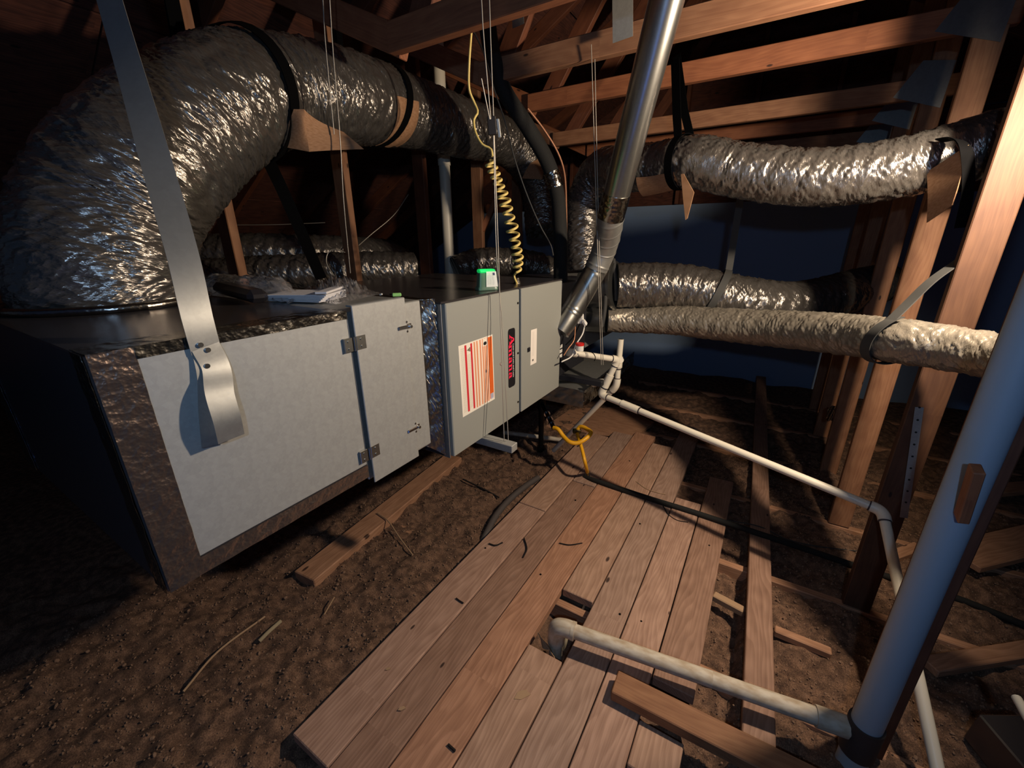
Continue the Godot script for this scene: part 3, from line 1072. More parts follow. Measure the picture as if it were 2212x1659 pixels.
func supply_side():
	var t := thing("coil_cabinet", "dark evaporator coil cabinet beyond the furnace with wiring on its face", "cooling coil", Vector3(-1.2, 0.70, -2.05))
	bx(Vector3(-1.52, 0.70, -2.28), Vector3(-0.885, 1.19, -1.826), 0.003)
	part("cabinet", M.cabinet_dark, t)
	for k in 3:
		var a := Vector3(-0.885, 0.868, -1.999)
		bx(Vector3(-0.885, a.y - 0.012 - 0.026 * k, -1.955), Vector3(-0.8835, a.y + 0.006 - 0.026 * k, -1.90), 0.0005)
		part("white_label", M.white, t)
	t = thing("supply_plenum", "galvanised supply plenum beyond the coil with round duct takeoffs", "plenum", Vector3(-1.2, 0.72, -2.7))
	bx(Vector3(-1.52, 0.72, -3.15), Vector3(-0.97, 1.16, -2.2805), 0.003)
	part("body", M.galv_dull, t)
	var c := Vector3(-0.875, 1.117, -2.455)
	var e := Vector3(-0.774, 1.134, -2.45)
	rod(Vector3(-0.972, c.y, c.z), e, 0.135, 28)
	rod(e - (e - c).normalized() * 0.01, e + (e - c).normalized() * 0.006, 0.145, 28)
	part("takeoff", M.galv_shiny, t, "upper round galvanised takeoff")
	c = Vector3(-0.894, 0.928, -2.428)
	e = Vector3(-0.805, 0.937, -2.424)
	rod(Vector3(-0.972, c.y, c.z), e, 0.080, 28)
	part("takeoff", M.galv_shiny, t, "lower round galvanised takeoff")
	for q in [[Vector3(-0.791, 1.088, -2.321), Vector3(-0.78, 0.925, -2.26)], [Vector3(-0.801, 1.286, -2.446), Vector3(-0.747, 1.057, -2.385)]]:
		wire([q[0], q[0].lerp(q[1], 0.5) + Vector3(0.01, 0, 0.015), q[1]], 0.012)
		part("mastic_smear", M.grey_strap, t)
	# junction block with its wiring
	t = thing("wire_junction", "white plastic wire junction with loose leads under the flue elbow", "junction box", Vector3(-0.776, 1.021, -1.917))
	var j := Vector3(-0.784, 1.022, -1.937)
	box(Transform3D(Basis.from_euler(Vector3(0, 0.5, 0.1)), j), Vector3(0.035, 0.05, 0.03), 0.004)
	box(Transform3D(Basis.from_euler(Vector3(0.3, 0.2, 0.6)), Vector3(-0.759, 1.004, -1.933)), Vector3(0.02, 0.035, 0.022), 0.006)
	part("housing", M.white, t)
	wire([Vector3(-0.751, 0.991, -1.92), Vector3(-0.75, 0.954, -1.893), Vector3(-0.765, 0.907, -1.852), Vector3(-0.772, 0.857, -1.827), Vector3(-0.791, 0.842, -1.747)], 0.0035)
	part("lead", M.white, t)
	wire([Vector3(-0.791, 0.995, -1.897), Vector3(-0.777, 0.928, -1.853), Vector3(-0.79, 0.894, -1.819), Vector3(-0.795, 0.866, -1.779)], 0.003)
	part("lead", M.copper, t)
	wire([Vector3(-0.774, 0.999, -1.909), Vector3(-0.787, 0.941, -1.865), Vector3(-0.804, 0.909, -1.817)], 0.003)
	part("lead", M.black_strap, t)
	# drain pan under the coil
	t = thing("drain_pan", "galvanised secondary drain pan under the coil with torn foil edges", "drain pan", Vector3(-0.95, 0.56, -2.3))
	bx(Vector3(-1.55, 0.58, -2.86), Vector3(-0.74, 0.585, -1.93), 0.001)
	part("tray", M.galv, t)
	crumpled(Vector3(-0.74, 0.55, -1.93), Vector3(-0.74, 0.645, -2.86), Vector3.RIGHT, 0.004, 21)
	part("rim", M.tape, t)
	crumpled(Vector3(-1.55, 0.55, -1.93), Vector3(-0.74, 0.645, -1.93), Vector3.BACK, 0.004, 22)
	part("rim", M.galv_shiny, t)

func rail(label: String, y: float, xa: float, xb: float, z: float, m: Material):
	O = Vector3((xa + xb) / 2, y, z)
	bx(Vector3(xa, y, z - 0.02), Vector3(xb, y + 0.03, z + 0.02), 0.002)
	return solo("support_rail", m, label, "support rail", "rails under the hung furnace")

# ---------------------------------------------------------------- insulated foil ducts

func foil(called: String, path: PackedVector3Array, r0: float, r1: float, seg: int, seed_: int, m: Material, parent: Node3D, rib := 0.06, amp := 1.0, sag := 1.0, belly := 0.0, beyond := 0.0):
	var n1 := noise(seed_, 1.0, 3)
	var n2 := noise(seed_ + 1, 1.0, 2, FastNoiseLite.TYPE_SIMPLEX, true)
	var n3 := noise(seed_ + 2, 1.0, 2)
	var total := 0.0
	for i in path.size() - 1: total += path[i].distance_to(path[i + 1])
	total -= beyond
	var rf := func(s: float, a: float) -> float:
		var ca := cos(a)
		var sa := sin(a)
		var twist := a * 0.022
		var hoop := sin(TAU * (s + twist) / rib)
		var w := n1.get_noise_3d(s * 5.0, ca * 1.1, sa * 1.1)
		# creases that run round the jacket
		var c := n2.get_noise_3d((s + twist) * 30.0 + w * 3.0, ca * 0.9, sa * 0.9)
		var d := n3.get_noise_3d((s + twist) * 95.0 + w * 5.0, ca * 1.9, sa * 1.9)
		var r: float = lerp(r0, r1, clampf(s / total, 0.0, 1.0)) + belly * sin(PI * clampf(s / total, 0.0, 1.0))
		return r * (1.0 + 0.016 * w * sag) + amp * (0.0016 * hoop + 0.0050 * c + 0.0024 * d)
	tube(path, rf, seg, true)
	return part(called, m, parent)

func hoop(path: PackedVector3Array, i: int, r: float, a0: float, a1: float, w: float, lean := 0.0) -> PackedVector3Array:
	var out := PackedVector3Array()
	var t := tangent(path, i)
	for k in 33:
		var a: float = lerp(a0, a1, k / 32.0)
		out.append(path[i] + around(path, i, a) * r + t * lean * cos(deg_to_rad(a)))
	return out

func wrap_sheet(path: PackedVector3Array, i0: int, i1: int, a0: float, a1: float, r: Callable, th := 0.004):
	sheet(func(u: float, v: float) -> Vector3:
		var f: float = lerp(float(i0), float(i1), u)
		var i := int(f)
		var c := path[i].lerp(path[min(i + 1, path.size() - 1)], f - i)
		return c + around(path, i, lerp(a0, a1, v)) * r.call(u, v), 14, 14, th, Vector2(1, 1))

func ducts():
	# the big return duct, out of the plenum top and along over the furnace
	var way := [Vector3(-1.50, 1.244, -0.40), Vector3(-1.50, 1.33, -0.402), Vector3(-1.52, 1.462, -0.461), Vector3(-1.513, 1.592, -0.556), Vector3(-1.539, 1.69, -0.668), Vector3(-1.575, 1.818, -0.848), Vector3(-1.66, 1.916, -1.085), Vector3(-1.649, 1.96, -1.359), Vector3(-1.744, 2.02, -1.797), Vector3(-1.747, 2.035, -2.299), Vector3(-1.701, 2.025, -2.758), Vector3(-1.598, 1.865, -2.942), Vector3(-1.535, 1.646, -2.953), Vector3(-1.489, 1.452, -2.901)]
	var path := curve(way, 1000)
	var t := thing("return_duct", "largest foil jacketed return duct arching from the plenum over the furnace", "duct", Vector3(-1.5, 1.24, -0.40))
	foil("jacket", path, 0.188, 0.138, 96, 301, M.foil, t, 0.05, 1.25)
	var ring := PackedVector3Array()
	for k in 65:
		ring.append(Vector3(-1.50 + 0.205 * cos(TAU * k / 64.0), 1.252, -0.40 + 0.205 * sin(TAU * k / 64.0)))
	tube(ring, 0.010, 8, false)
	part("base_ring", M.tape, t)
	var near := func(p: Vector3) -> int:
		var best := 0
		for i in path.size():
			if path[i].distance_to(p) < path[best].distance_to(p): best = i
		return best
	var i1: int = near.call(Vector3(-1.419, 1.858, -0.972))
	var i2: int = near.call(Vector3(-1.563, 1.985, -1.62))
	var tex_side := [[i1, 0.05, "black webbing strap round the return duct above the cardboard flap"], [i2, 0.045, "black webbing strap round the return duct over the taped cardboard patch"]]
	for q in tex_side:
		var i: int = q[0]
		O = path[i]
		var hp := hoop(path, i, lerp(0.188, 0.138, i / 1000.0) + 0.012, -75, 265, q[1], 0.08)
		var sd := []
		for k in hp.size(): sd.append(tangent(path, i))
		ribbon(hp, sd, q[1], 0.003)
		var s := part(numbered("duct_strap"), M.black_strap, self)
		s.position = O
		s.set_meta("label", q[2])
		s.set_meta("category", "strap")
		s.set_meta("group", "black straps that hold the return duct")
		var b := hp[0]
		ribbon(PackedVector3Array([hp[6], b + Vector3(0.0, 0.12, 0), b + Vector3(0.02, 0.45, 0.0)]), tangent(path, i), q[1], 0.003)
		part("tail", M.black_strap, s)
		# both tails rise to the framing
		ribbon(PackedVector3Array([hp[32], hp[32] + Vector3(-0.02, 0.12, 0), hp[32] + Vector3(0.03, 0.45, 0.0)]), tangent(path, i), q[1], 0.003)
		part("tail", M.black_strap, s)
	O = path[i1]
	sheet(func(u: float, v: float) -> Vector3: return Vector3(-1.401, 1.799, -0.953).lerp(Vector3(-1.373, 1.799, -0.97), u).lerp(Vector3(-1.497, 1.703, -0.948).lerp(Vector3(-1.411, 1.685, -0.993), u), v) + Vector3(0.02, 0, 0) * sin(u * PI) * sin(v * PI), 10, 10, 0.003)
	sheet(func(u: float, v: float) -> Vector3: return Vector3(-1.373, 1.799, -0.97).lerp(Vector3(-1.351, 1.755, -1.096), u).lerp(Vector3(-1.411, 1.685, -0.993).lerp(Vector3(-1.299, 1.703, -1.131), u), v) + Vector3(-0.015, 0, 0.01) * sin(u * PI), 10, 10, 0.003)
	solo("cardboard_pad", M.cardboard, "bent cardboard flap under the left strap of the return duct", "cardboard", "cardboard pads under duct straps")
	O = path[i2]
	wrap_sheet(path, i2 - 31, i2 + 26, 88, 172, func(u: float, v: float) -> float: return lerp(0.188, 0.138, i2 / 1000.0) + 0.008 + 0.004 * sin(u * 9.0 + v * 3.0), 0.003)
	solo("cardboard_pad", M.cardboard, "flat cardboard patch under the right strap of the return duct", "cardboard", "cardboard pads under duct straps")
	O = Vector3(-1.531, 1.85, -2.853)
	sheet(func(u: float, v: float) -> Vector3: return Vector3(-1.584, 1.797, -2.736).lerp(Vector3(-1.523, 1.948, -2.835), u).lerp(Vector3(-1.462, 1.787, -2.807).lerp(Vector3(-1.448, 1.896, -2.86), u), v) + Vector3(0, 0, 0.02 * sin(u * 3.0)), 8, 8, 0.004)
	solo("cardboard_pad", M.cardboard, "cardboard piece at the far end of the return duct behind the black tube", "cardboard", "cardboard pads under duct straps")
	# riser and hanging duct, upper right
	way = [Vector3(-0.955, 1.22, -2.387), Vector3(-0.986, 1.414, -2.41), Vector3(-0.988, 1.616, -2.443), Vector3(-0.893, 1.742, -2.391), Vector3(-0.706, 1.724, -2.249), Vector3(-0.538, 1.714, -2.187), Vector3(-0.366, 1.71, -2.12), Vector3(-0.217, 1.669, -2.12), Vector3(-0.045, 1.632, -2.12), Vector3(0.11, 1.614, -2.12), Vector3(0.247, 1.62, -2.12), Vector3(0.358, 1.635, -2.12), Vector3(0.458, 1.658, -2.12), Vector3(0.55, 1.683, -2.12), Vector3(0.651, 1.694, -2.1), Vector3(1.75, 1.72, -2.2)]
	path = curve(way, 760)
	t = thing("supply_duct", "foil supply duct rising behind the flue and hanging across the upper right", "duct", path[0], "foil supply ducts")
	foil("jacket", path, 0.102, 0.098, 64, 311, M.foil_small, t, 0.055, 1.0)
	i1 = near.call(Vector3(-0.44, 1.73, -2.154))
	var path_b := path
	i1 = 0
	for i in path.size():
		if path[i].distance_to(Vector3(-0.427, 1.711, -2.12)) < path[i1].distance_to(Vector3(-0.427, 1.711, -2.12)): i1 = i
	O = path[i1]
	var hp := hoop(path, i1, 0.110, -100, 200, 0.04, 0.0)
	var sd := []
	for k in hp.size(): sd.append(tangent(path, i1))
	ribbon(hp, sd, 0.036, 0.003)
	var st := solo("duct_strap", M.black_strap, "black strap holding the upper right duct beside the flue pipe", "strap")
	var up := PackedVector3Array([hp[14] + Vector3(0, 0, 0.004), Vector3(-0.448, 1.881, -2.06), Vector3(-0.511, 2.125, -2.2)])
	ribbon(up, tangent(path, i1), 0.036, 0.003)
	part("tail", M.black_strap, st)
	ribbon(PackedVector3Array([hp[2], Vector3(-0.459, 1.939, -2.25), Vector3(-0.552, 2.208, -2.4)]), tangent(path, i1), 0.036, 0.003)
	part("tail", M.black_strap, st)
	O = path[i1]
	wrap_sheet(path, i1 - 40, i1 + 3, 118, 172, func(u: float, v: float) -> float: return 0.107 + 0.02 * v * (1.0 - u), 0.003)
	solo("cardboard_pad", M.cardboard, "long cardboard piece under the upper right duct left of its strap", "cardboard", "cardboard pads under duct straps")
	O = Vector3(-0.376, 1.577, -2.05)
	plate(PackedVector2Array([Vector2(-0.012, 0.075), Vector2(0.0, 0.075), Vector2(0.055, 0.0), Vector2(0.040, -0.10), Vector2(0.032, -0.105), Vector2(0.01, -0.02)]), Transform3D(Basis(Vector3.UP, -0.3), Vector3(-0.384, 1.578, -2.01)), 0.003)
	solo("cardboard_pad", M.cardboard, "pointed cardboard sliver hanging below the strap of the upper right duct", "cardboard", "cardboard pads under duct straps")
	O = Vector3(0.432, 1.557, -2)
	sheet(func(u: float, v: float) -> Vector3:
		var top := Vector3(0.385, 1.602, -2.03).lerp(Vector3(0.441, 1.659, -1.93), u)
		var low := Vector3(0.427, 1.444, -2.05).lerp(Vector3(0.452, 1.492, -1.95), u)
		var q := top.lerp(low, v)
		return q + Vector3(0, 0, 0.012 * sin(v * PI) + 0.006 * u), 10, 12, 0.004)
	solo("cardboard_pad", M.cardboard, "large cardboard sheet hanging under the duct beside the bright post", "cardboard", "cardboard pads under duct straps")
	O = Vector3(0.432, 1.674, -1.99)
	ribbon(curve([Vector3(0.39, 1.692, -2.02), Vector3(0.416, 1.686, -1.97), Vector3(0.435, 1.653, -1.92), Vector3(0.456, 1.599, -1.92), Vector3(0.474, 1.521, -1.92), Vector3(0.483, 1.424, -1.92)], 24), Vector3(0.9, -0.3, 0), 0.028, 0.003)
	solo("duct_strap", M.black_strap, "dark strap looped over the upper right duct beside the hanging cardboard", "strap")
	# the middle duct, bending away behind
	way = [Vector3(-0.774, 1.134, -2.45), Vector3(-0.608, 1.137, -2.528), Vector3(-0.413, 1.128, -2.594), Vector3(-0.217, 1.089, -2.624), Vector3(-0.032, 1.057, -2.674), Vector3(0.102, 1.043, -2.75), Vector3(0.233, 1.056, -2.886), Vector3(0.372, 1.084, -3.082), Vector3(0.506, 1.101, -3.358), Vector3(0.662, 1.095, -3.824)]
	path = curve(way, 360)
	t = thing("supply_duct", "sagging foil duct in the middle behind the lower long duct", "duct", path[0], "foil supply ducts")
	foil("jacket", path, 0.128, 0.122, 64, 321, M.foil_small, t, 0.06, 1.3, 1.6)
	var ic := 0
	for i in path.size():
		if path[i].distance_to(Vector3(-0.253, 1.095, -2.617)) < path[ic].distance_to(Vector3(-0.253, 1.095, -2.617)): ic = i
	O = path[ic]
	hp = hoop(path, ic, 0.142, -110, 140, 0.05, 0.02)
	sd = []
	for k in hp.size(): sd.append(tangent(path, ic))
	ribbon(hp, sd, 0.036, 0.003)
	st = solo("duct_strap", M.grey_strap, "grey strap that holds up the sagging middle duct", "strap")
	ribbon(PackedVector3Array([hp[14], hp[14] + Vector3(0, 0.06, 0), hp[14] + Vector3(0.0, 0.5, 0.02)]), tangent(path, ic), 0.034, 0.003)
	part("tail", M.grey_strap, st)
	# the lower long duct that comes forward past the near post
	way = [Vector3(-0.805, 0.937, -2.424), Vector3(-0.66, 0.939, -2.489), Vector3(-0.45, 0.952, -2.498), Vector3(-0.202, 0.965, -2.433), Vector3(0.011, 0.986, -2.323), Vector3(0.182, 1.019, -2.156), Vector3(0.311, 1.049, -1.973), Vector3(0.401, 1.077, -1.779), Vector3(0.491, 1.083, -1.706), Vector3(0.555, 1.087, -1.629), Vector3(0.62, 1.09, -1.546), Vector3(1.75, 0.90, -1.25)]
	path = curve(way, 600)
	t = thing("supply_duct", "long foil duct running low across the right in front of the posts", "duct", path[0], "foil supply ducts")
	foil("jacket", path, 0.074, 0.050, 56, 331, M.foil_dusty, t, 0.08, 0.9, 1.5, 0.021, 1.05)
	var ib := 0
	for i in path.size():
		if path[i].distance_to(Vector3(0.376, 1.074, -1.8)) < path[ib].distance_to(Vector3(0.376, 1.074, -1.8)): ib = i
	O = path[ib]
	hp = hoop(path, ib, 0.083, 15, 215, 0.05, 0.035)
	sd = []
	for k in hp.size(): sd.append(tangent(path, ib))
	ribbon(hp, sd, 0.040, 0.003)
	st = solo("duct_strap", M.grey_strap, "grey strap leaning up from the lower long duct to the near post", "strap")
	ribbon(curve([hp[3], Vector3(0.395, 1.201, -1.814), Vector3(0.435, 1.264, -1.84), Vector3(0.485, 1.314, -1.879), Vector3(0.529, 1.351, -1.921)], 20), tangent(path, ib), 0.040, 0.003)
	part("tail", M.grey_strap, st)
	# foil ducts behind the furnace
	for q in [
		[[Vector3(-3.221, 1.3, -1.092), Vector3(-3.08, 1.315, -1.246), Vector3(-2.782, 1.324, -1.496), Vector3(-2.572, 1.311, -1.805), Vector3(-2.475, 1.296, -2.107), Vector3(-2.487, 1.261, -2.334), Vector3(-2.495, 1.167, -2.477)], 0.12, "foil duct behind the furnace, farther of the two seen under the return duct", 341],
		[[Vector3(-2.894, 1.19, -1.06), Vector3(-2.729, 1.201, -1.204), Vector3(-2.476, 1.216, -1.414), Vector3(-2.274, 1.226, -1.642), Vector3(-2.117, 1.226, -1.863), Vector3(-2.009, 1.217, -2.05)], 0.105, "foil duct behind the furnace ending squarely, nearer of the two under the return duct", 351],
		[[Vector3(-1.9, 1.193, -2.355), Vector3(-1.815, 1.241, -2.489), Vector3(-1.675, 1.244, -2.639), Vector3(-1.523, 1.22, -2.784), Vector3(-1.389, 1.157, -2.902)], 0.095, "crumpled foil duct lying behind the yellow coiled cable", 361]]:
		var pp := curve(q[0], 200)
		t = thing("supply_duct", q[2], "duct", pp[0], "foil supply ducts")
		foil("jacket", pp, q[1], q[1], 56, q[3], M.foil_small, t, 0.06, 1.4, 2.0)

# ---------------------------------------------------------------- flue

func flue():
	var t := thing("flue_pipe", "shiny galvanised flue pipe rising from the furnace end to the top of view", "flue pipe", Vector3(-0.825, 1.004, -1.855))
	var r := 0.0545
	var low := PackedVector3Array([Vector3(-0.846, 0.97, -1.828), Vector3(-0.827, 1.017, -1.859), Vector3(-0.804, 1.081, -1.9), Vector3(-0.771, 1.161, -1.94), Vector3(-0.736, 1.246, -1.972), Vector3(-0.723, 1.281, -1.982)])
	low = curve(Array(low), 60)
	var l := 0.0
	for i in low.size() - 1: l += low[i].distance_to(low[i + 1])
	tube(low, func(s: float, _a: float) -> float:
		var b := 0.0
		for c in [0.28, 0.34, 0.86, 0.93]:
			b += 0.0022 * exp(-pow((s - l * c) / 0.003, 2))
		return r + b, 40)
	part("lower_pipe", M.galv_shiny, t)
	var el := curve([Vector3(-0.728, 1.264, -1.972), Vector3(-0.698, 1.339, -1.971), Vector3(-0.671, 1.4, -1.939), Vector3(-0.64, 1.467, -1.873), Vector3(-0.629, 1.499, -1.85)], 90)
	l = 0.0
	for i in el.size() - 1: l += el[i].distance_to(el[i + 1])
	tube(el, func(s: float, a: float) -> float:
		var b := 0.0
		for c in [0.06, 0.3, 0.52, 0.74, 0.92]:
			b += 0.0024 * exp(-pow((s - l * c - 0.010 * cos(a + 0.7) * (1.0 if c > 0.2 else 0.0)) / 0.0032, 2))
		return r + 0.0015 + b, 40)
	part("elbow", M.galv, t)
	var a := Vector3(-0.629, 1.499, -1.85)
	var b := Vector3(-0.418, 2.092, -1.609)
	var d := (b - a).normalized()
	var n := noise(61, 20.0, 3)
	var band := PackedVector3Array()
	for i in 21: band.append(a + d * (-0.015 + 0.105 * i / 20.0))
	tube(band, func(s: float, an: float) -> float: return r + 0.003 + 0.0022 * n.get_noise_3d(s * 3.0, cos(an) * 0.12, sin(an) * 0.12), 48)
	part("tape_band", M.tape, t)
	var up := PackedVector3Array()
	for i in 61: up.append(a + d * (0.08 + (a.distance_to(b) + 0.62) * i / 60.0))
	tube(up, func(s: float, _a: float) -> float: return r + 0.0018 * exp(-pow((s - 0.018) / 0.003, 2)) + 0.0018 * exp(-pow((s - 0.03) / 0.003, 2)), 40)
	part("upper_pipe", M.galv_shiny, t)

# ---------------------------------------------------------------- condensate drains in white PVC

func sleeve(p: Vector3, d: Vector3, l: float, r: float, t: Node3D, m: Material, called := "coupling"):
	rod(p - d * l / 2, p + d * l / 2, r, 20)
	part(called, m, t)

func ring(p: Vector3, d: Vector3, r: float, t: Node3D):
	rod(p - d * 0.0025, p + d * 0.0025, r, 20)
	part("glue_ring", M.pvc_ring, t)

func elbow(a: Vector3, c: Vector3, b: Vector3, l: float, r: float, t: Node3D, m: Material):
	# a short smooth bend at c between the runs to a and b
	var u := (a - c).normalized()
	var v := (b - c).normalized()
	tube(curve([c + u * l, c + u * l * 0.55, c + (u + v) * l * 0.16, c + v * l * 0.55, c + v * l], 16), r, 20)
	part("elbow", m, t)
	ring(c + u * l * 1.05, u, r * 0.93, t)
	ring(c + v * l * 1.05, v, r * 0.93, t)

func drains():
	var r := 0.0160
	var a := Vector3(-0.793, 0.857, -1.876)
	var b := Vector3(-0.62, 0.795, -2.081)
	var c := Vector3(-0.686, 0.595, -2.045)
	var e := Vector3(0.483, 0.47, -1.753)
	var f := Vector3(0.618, -0.005, -1.118)
	var t := thing("condensate_drain", "white PVC drain running from the coil down across the right to an elbow", "drain pipe", Vector3(0.5, -0.04, -1.2))
	rod(a, b, r, 20)
	part("pipe", M.pvc, t)
	sleeve(a, (b - a).normalized(), 0.05, r + 0.005, t, M.pvc)
	elbow(a, b, c, 0.036, r + 0.004, t, M.pvc)
	rod(b, c, r, 20)
	part("pipe", M.pvc, t)
	var tee := b.lerp(c, 0.60)
	sleeve(tee, (c - b).normalized(), 0.075, r + 0.005, t, M.pvc, "tee")
	var stub := Vector3(-0.744, 0.642, -2.066)
	rod(stub, tee, r + 0.003, 20)
	part("pipe", M.pvc, t)
	ring(stub.lerp(tee, 0.45), (tee - stub).normalized(), r + 0.0045, t)
	elbow(b, c, e, 0.040, r + 0.005, t, M.pvc)
	rod(c, e, r, 20)
	part("pipe", M.pvc, t)
	sleeve(c.lerp(e, 0.15), (e - c).normalized(), 0.10, r + 0.004, t, M.pvc)
	ring(c.lerp(e, 0.195), (e - c).normalized(), r + 0.003, t)
	elbow(c, e, f, 0.036, r + 0.004, t, M.pvc)
	rod(e, f, r, 20)
	part("pipe", M.pvc, t)
	var sw := Vector3(-0.741, 0.883, -1.844)
	rod(sw, sw + Vector3(0, 0.028, 0), 0.019, 20)
	part("float_switch", M.white, t)
	rod(sw + Vector3(0, 0.026, 0), sw + Vector3(0, 0.037, 0), 0.0205, 20)
	part("switch_cap", M.red, t, "red cap")
	wire([Vector3(-0.725, 0.881, -1.865), Vector3(-0.688, 0.869, -1.883), Vector3(-0.673, 0.848, -1.884), Vector3(-0.674, 0.831, -1.876)], 0.002)
	part("lead", M.black_strap, t)
	# the second drain with its open riser
	t = thing("overflow_drain", "second white PVC drain with an open upright riser behind the first", "drain pipe", Vector3(-0.75, 0.5, -2.2))
	var top := Vector3(-0.646, 0.878, -2.198)
	var low := Vector3(-0.64, 0.616, -2.169)
	var end := Vector3(-1.075, 0.03, -2.293)
	rod(top, low, r, 20)
	part("riser", M.pvc, t)
	tube(PackedVector3Array([top + Vector3(0, 0.001, 0), top - Vector3(0, 0.01, 0)]), r * 0.78, 16)
	part("riser_bore", M.black_gap, t)
	sleeve(top.lerp(low, 0.48), (low - top).normalized(), 0.06, r + 0.005, t, M.pvc)
	ring(top.lerp(low, 0.62), Vector3.UP, r + 0.003, t)
	rod(top.lerp(low, 0.45), b + (b - a).normalized() * 0.02, r, 16)
	part("pipe", M.pvc, t)
	elbow(top, low, end, 0.042, r + 0.004, t, M.pvc)
	rod(low, end, r, 20)
	part("pipe", M.pvc, t)
	O = Vector3(-1.315, 0.02, -2.428)
	rod(Vector3(-1.532, 0.02, -2.372), Vector3(-1.075, 0.02, -2.492), 0.016, 16)
	solo("floor_pipe", M.pvc_dusty, "white PVC pipe lying on the insulation under the furnace end", "pipe")

# ---------------------------------------------------------------- gas drop and its yellow connector

func gas():
	var base := Vector3(-1.212, -0.05, -2.367)
	var t := thing("gas_pipe", "black iron gas drop standing in the insulation below the furnace end", "gas pipe", base)
	rod(base + Vector3(0, 0.012, 0), Vector3(base.x, 0.576, base.z), 0.019, 18)
	part("pipe", M.black_iron, t)
	rod(base, base + Vector3(0, 0.045, 0), 0.027, 18)
	part("end_cap", M.black_iron, t)
	var h := Vector3(-1.062, 0.33, -2.078)
	var s := Vector3(-0.973, 0.319, -2.066)
	var mid := Vector3(base.x, h.y, base.z)
	rod(mid - Vector3(0, 0.045, 0), mid + Vector3(0, 0.045, 0), 0.027, 18)
	part("tee", M.black_iron, t)
	rod(mid, s, 0.014, 14)
	part("nipple", M.black_iron, t)
	for k in [0.45, 0.65, 0.85]:
		var q := mid.lerp(s, k)
		rod(q, q + (s - mid).normalized() * 0.014, 0.021, 10)
	part("fittings", M.chrome, t)
	t = thing("gas_hose", "bright yellow flexible gas hose looping down to the walkway", "hose", Vector3(-0.78, 0, -2.174))
	var fit := Vector3(-0.87, 0.273, -2.185)
	wire([s, Vector3(-0.942, 0.32, -2.06), Vector3(-0.9, 0.289, -2.049), Vector3(-0.853, 0.271, -2.033), Vector3(-0.811, 0.268, -2.045), Vector3(-0.777, 0.286, -2.073), Vector3(-0.76, 0.308, -2.13), Vector3(-0.794, 0.307, -2.171), Vector3(-0.852, 0.302, -2.196), fit], 0.0125, 60, 14)
	part("upper_length", M.yellow_hose, t)
	wire([Vector3(-0.859, 0.268, -2.165), Vector3(-0.792, 0.215, -2.084), Vector3(-0.749, 0.157, -2.037), Vector3(-0.778, 0.012, -2.166)], 0.0105, 30, 12)
	part("lower_length", M.yellow_hose, t)
	box(Transform3D(Basis.from_euler(Vector3(0.2, 0.6, 0)), fit), Vector3(0.05, 0.028, 0.028), 0.004)
	part("valve", mat(Color(0.30, 0.27, 0.14), 0.5, 0.4), t)
	rod(Vector3(-0.778, 0.018, -2.166), Vector3(-0.757, 0.004, -2.131), 0.012, 12)
	part("end_fitting", M.chrome, t)
	O = Vector3(-0.728, 0.012, -2.109)
	wire([Vector3(-0.788, -0.004, -2.14), Vector3(-0.715, 0.01, -2.114), Vector3(-0.384, 0.014, -2.09), Vector3(-0.139, 0.014, -2.085), Vector3(0.163, 0.014, -2.069), Vector3(0.398, -0.02, -2.105), Vector3(0.646, -0.045, -2.126), Vector3(0.891, -0.05, -2.129), Vector3(1.143, -0.06, -2.087)], 0.0145, 80, 14)
	solo("gas_line", M.black_foam, "black hose lying straight across the walkway from the yellow hose to the right", "hose")
	O = Vector3(-0.334, 0.002, -1.892)
	wire([Vector3(-0.298, 0.004, -2.072), Vector3(-0.254, 0.003, -2.01), Vector3(-0.206, 0.003, -1.985), Vector3(-0.156, 0.003, -1.997)], 0.0028)
	solo("wire_scrap", M.dark_wood, "short dark wire scrap lying beside the black hose on the walkway", "wire scrap")
	O = Vector3(-0.418, 0.002, -2.23)
	wire([Vector3(-0.494, 0.003, -2.242), Vector3(-0.424, 0.003, -2.197), Vector3(-0.355, 0.003, -2.188), Vector3(-0.31, 0.003, -2.194)], 0.0022)
	solo("wire_scrap", M.straw, "pale wire scrap lying on the walkway beyond the black hose", "wire scrap")
	O = Vector3(-1.09, -0.04, -1.737)
	wire([Vector3(-1.043, -0.02, -2.005), Vector3(-1.065, -0.018, -1.857), Vector3(-1.075, -0.02, -1.702), Vector3(-1.066, -0.028, -1.554), Vector3(-1.036, -0.045, -1.414), Vector3(-1.038, -0.08, -1.373)], 0.018, 40, 14)
	solo("conduit", mat(Color(0.30, 0.27, 0.26), 0.7), "dusty grey conduit sunk along the left edge of the walkway", "conduit")
	O = Vector3(0.329, -0.04, -2.138)
	wire([Vector3(0.019, 0.004, -2.118), Vector3(0.161, 0.008, -2.141), Vector3(0.29, -0.04, -2.173), Vector3(0.419, -0.05, -2.206), Vector3(0.579, -0.045, -2.257)], 0.003)
	solo("cable", M.grey_strap, "thin grey cable winding over the long narrow board beside the black hose", "cable")

# ---------------------------------------------------------------- the dusty PVC vent at the front right

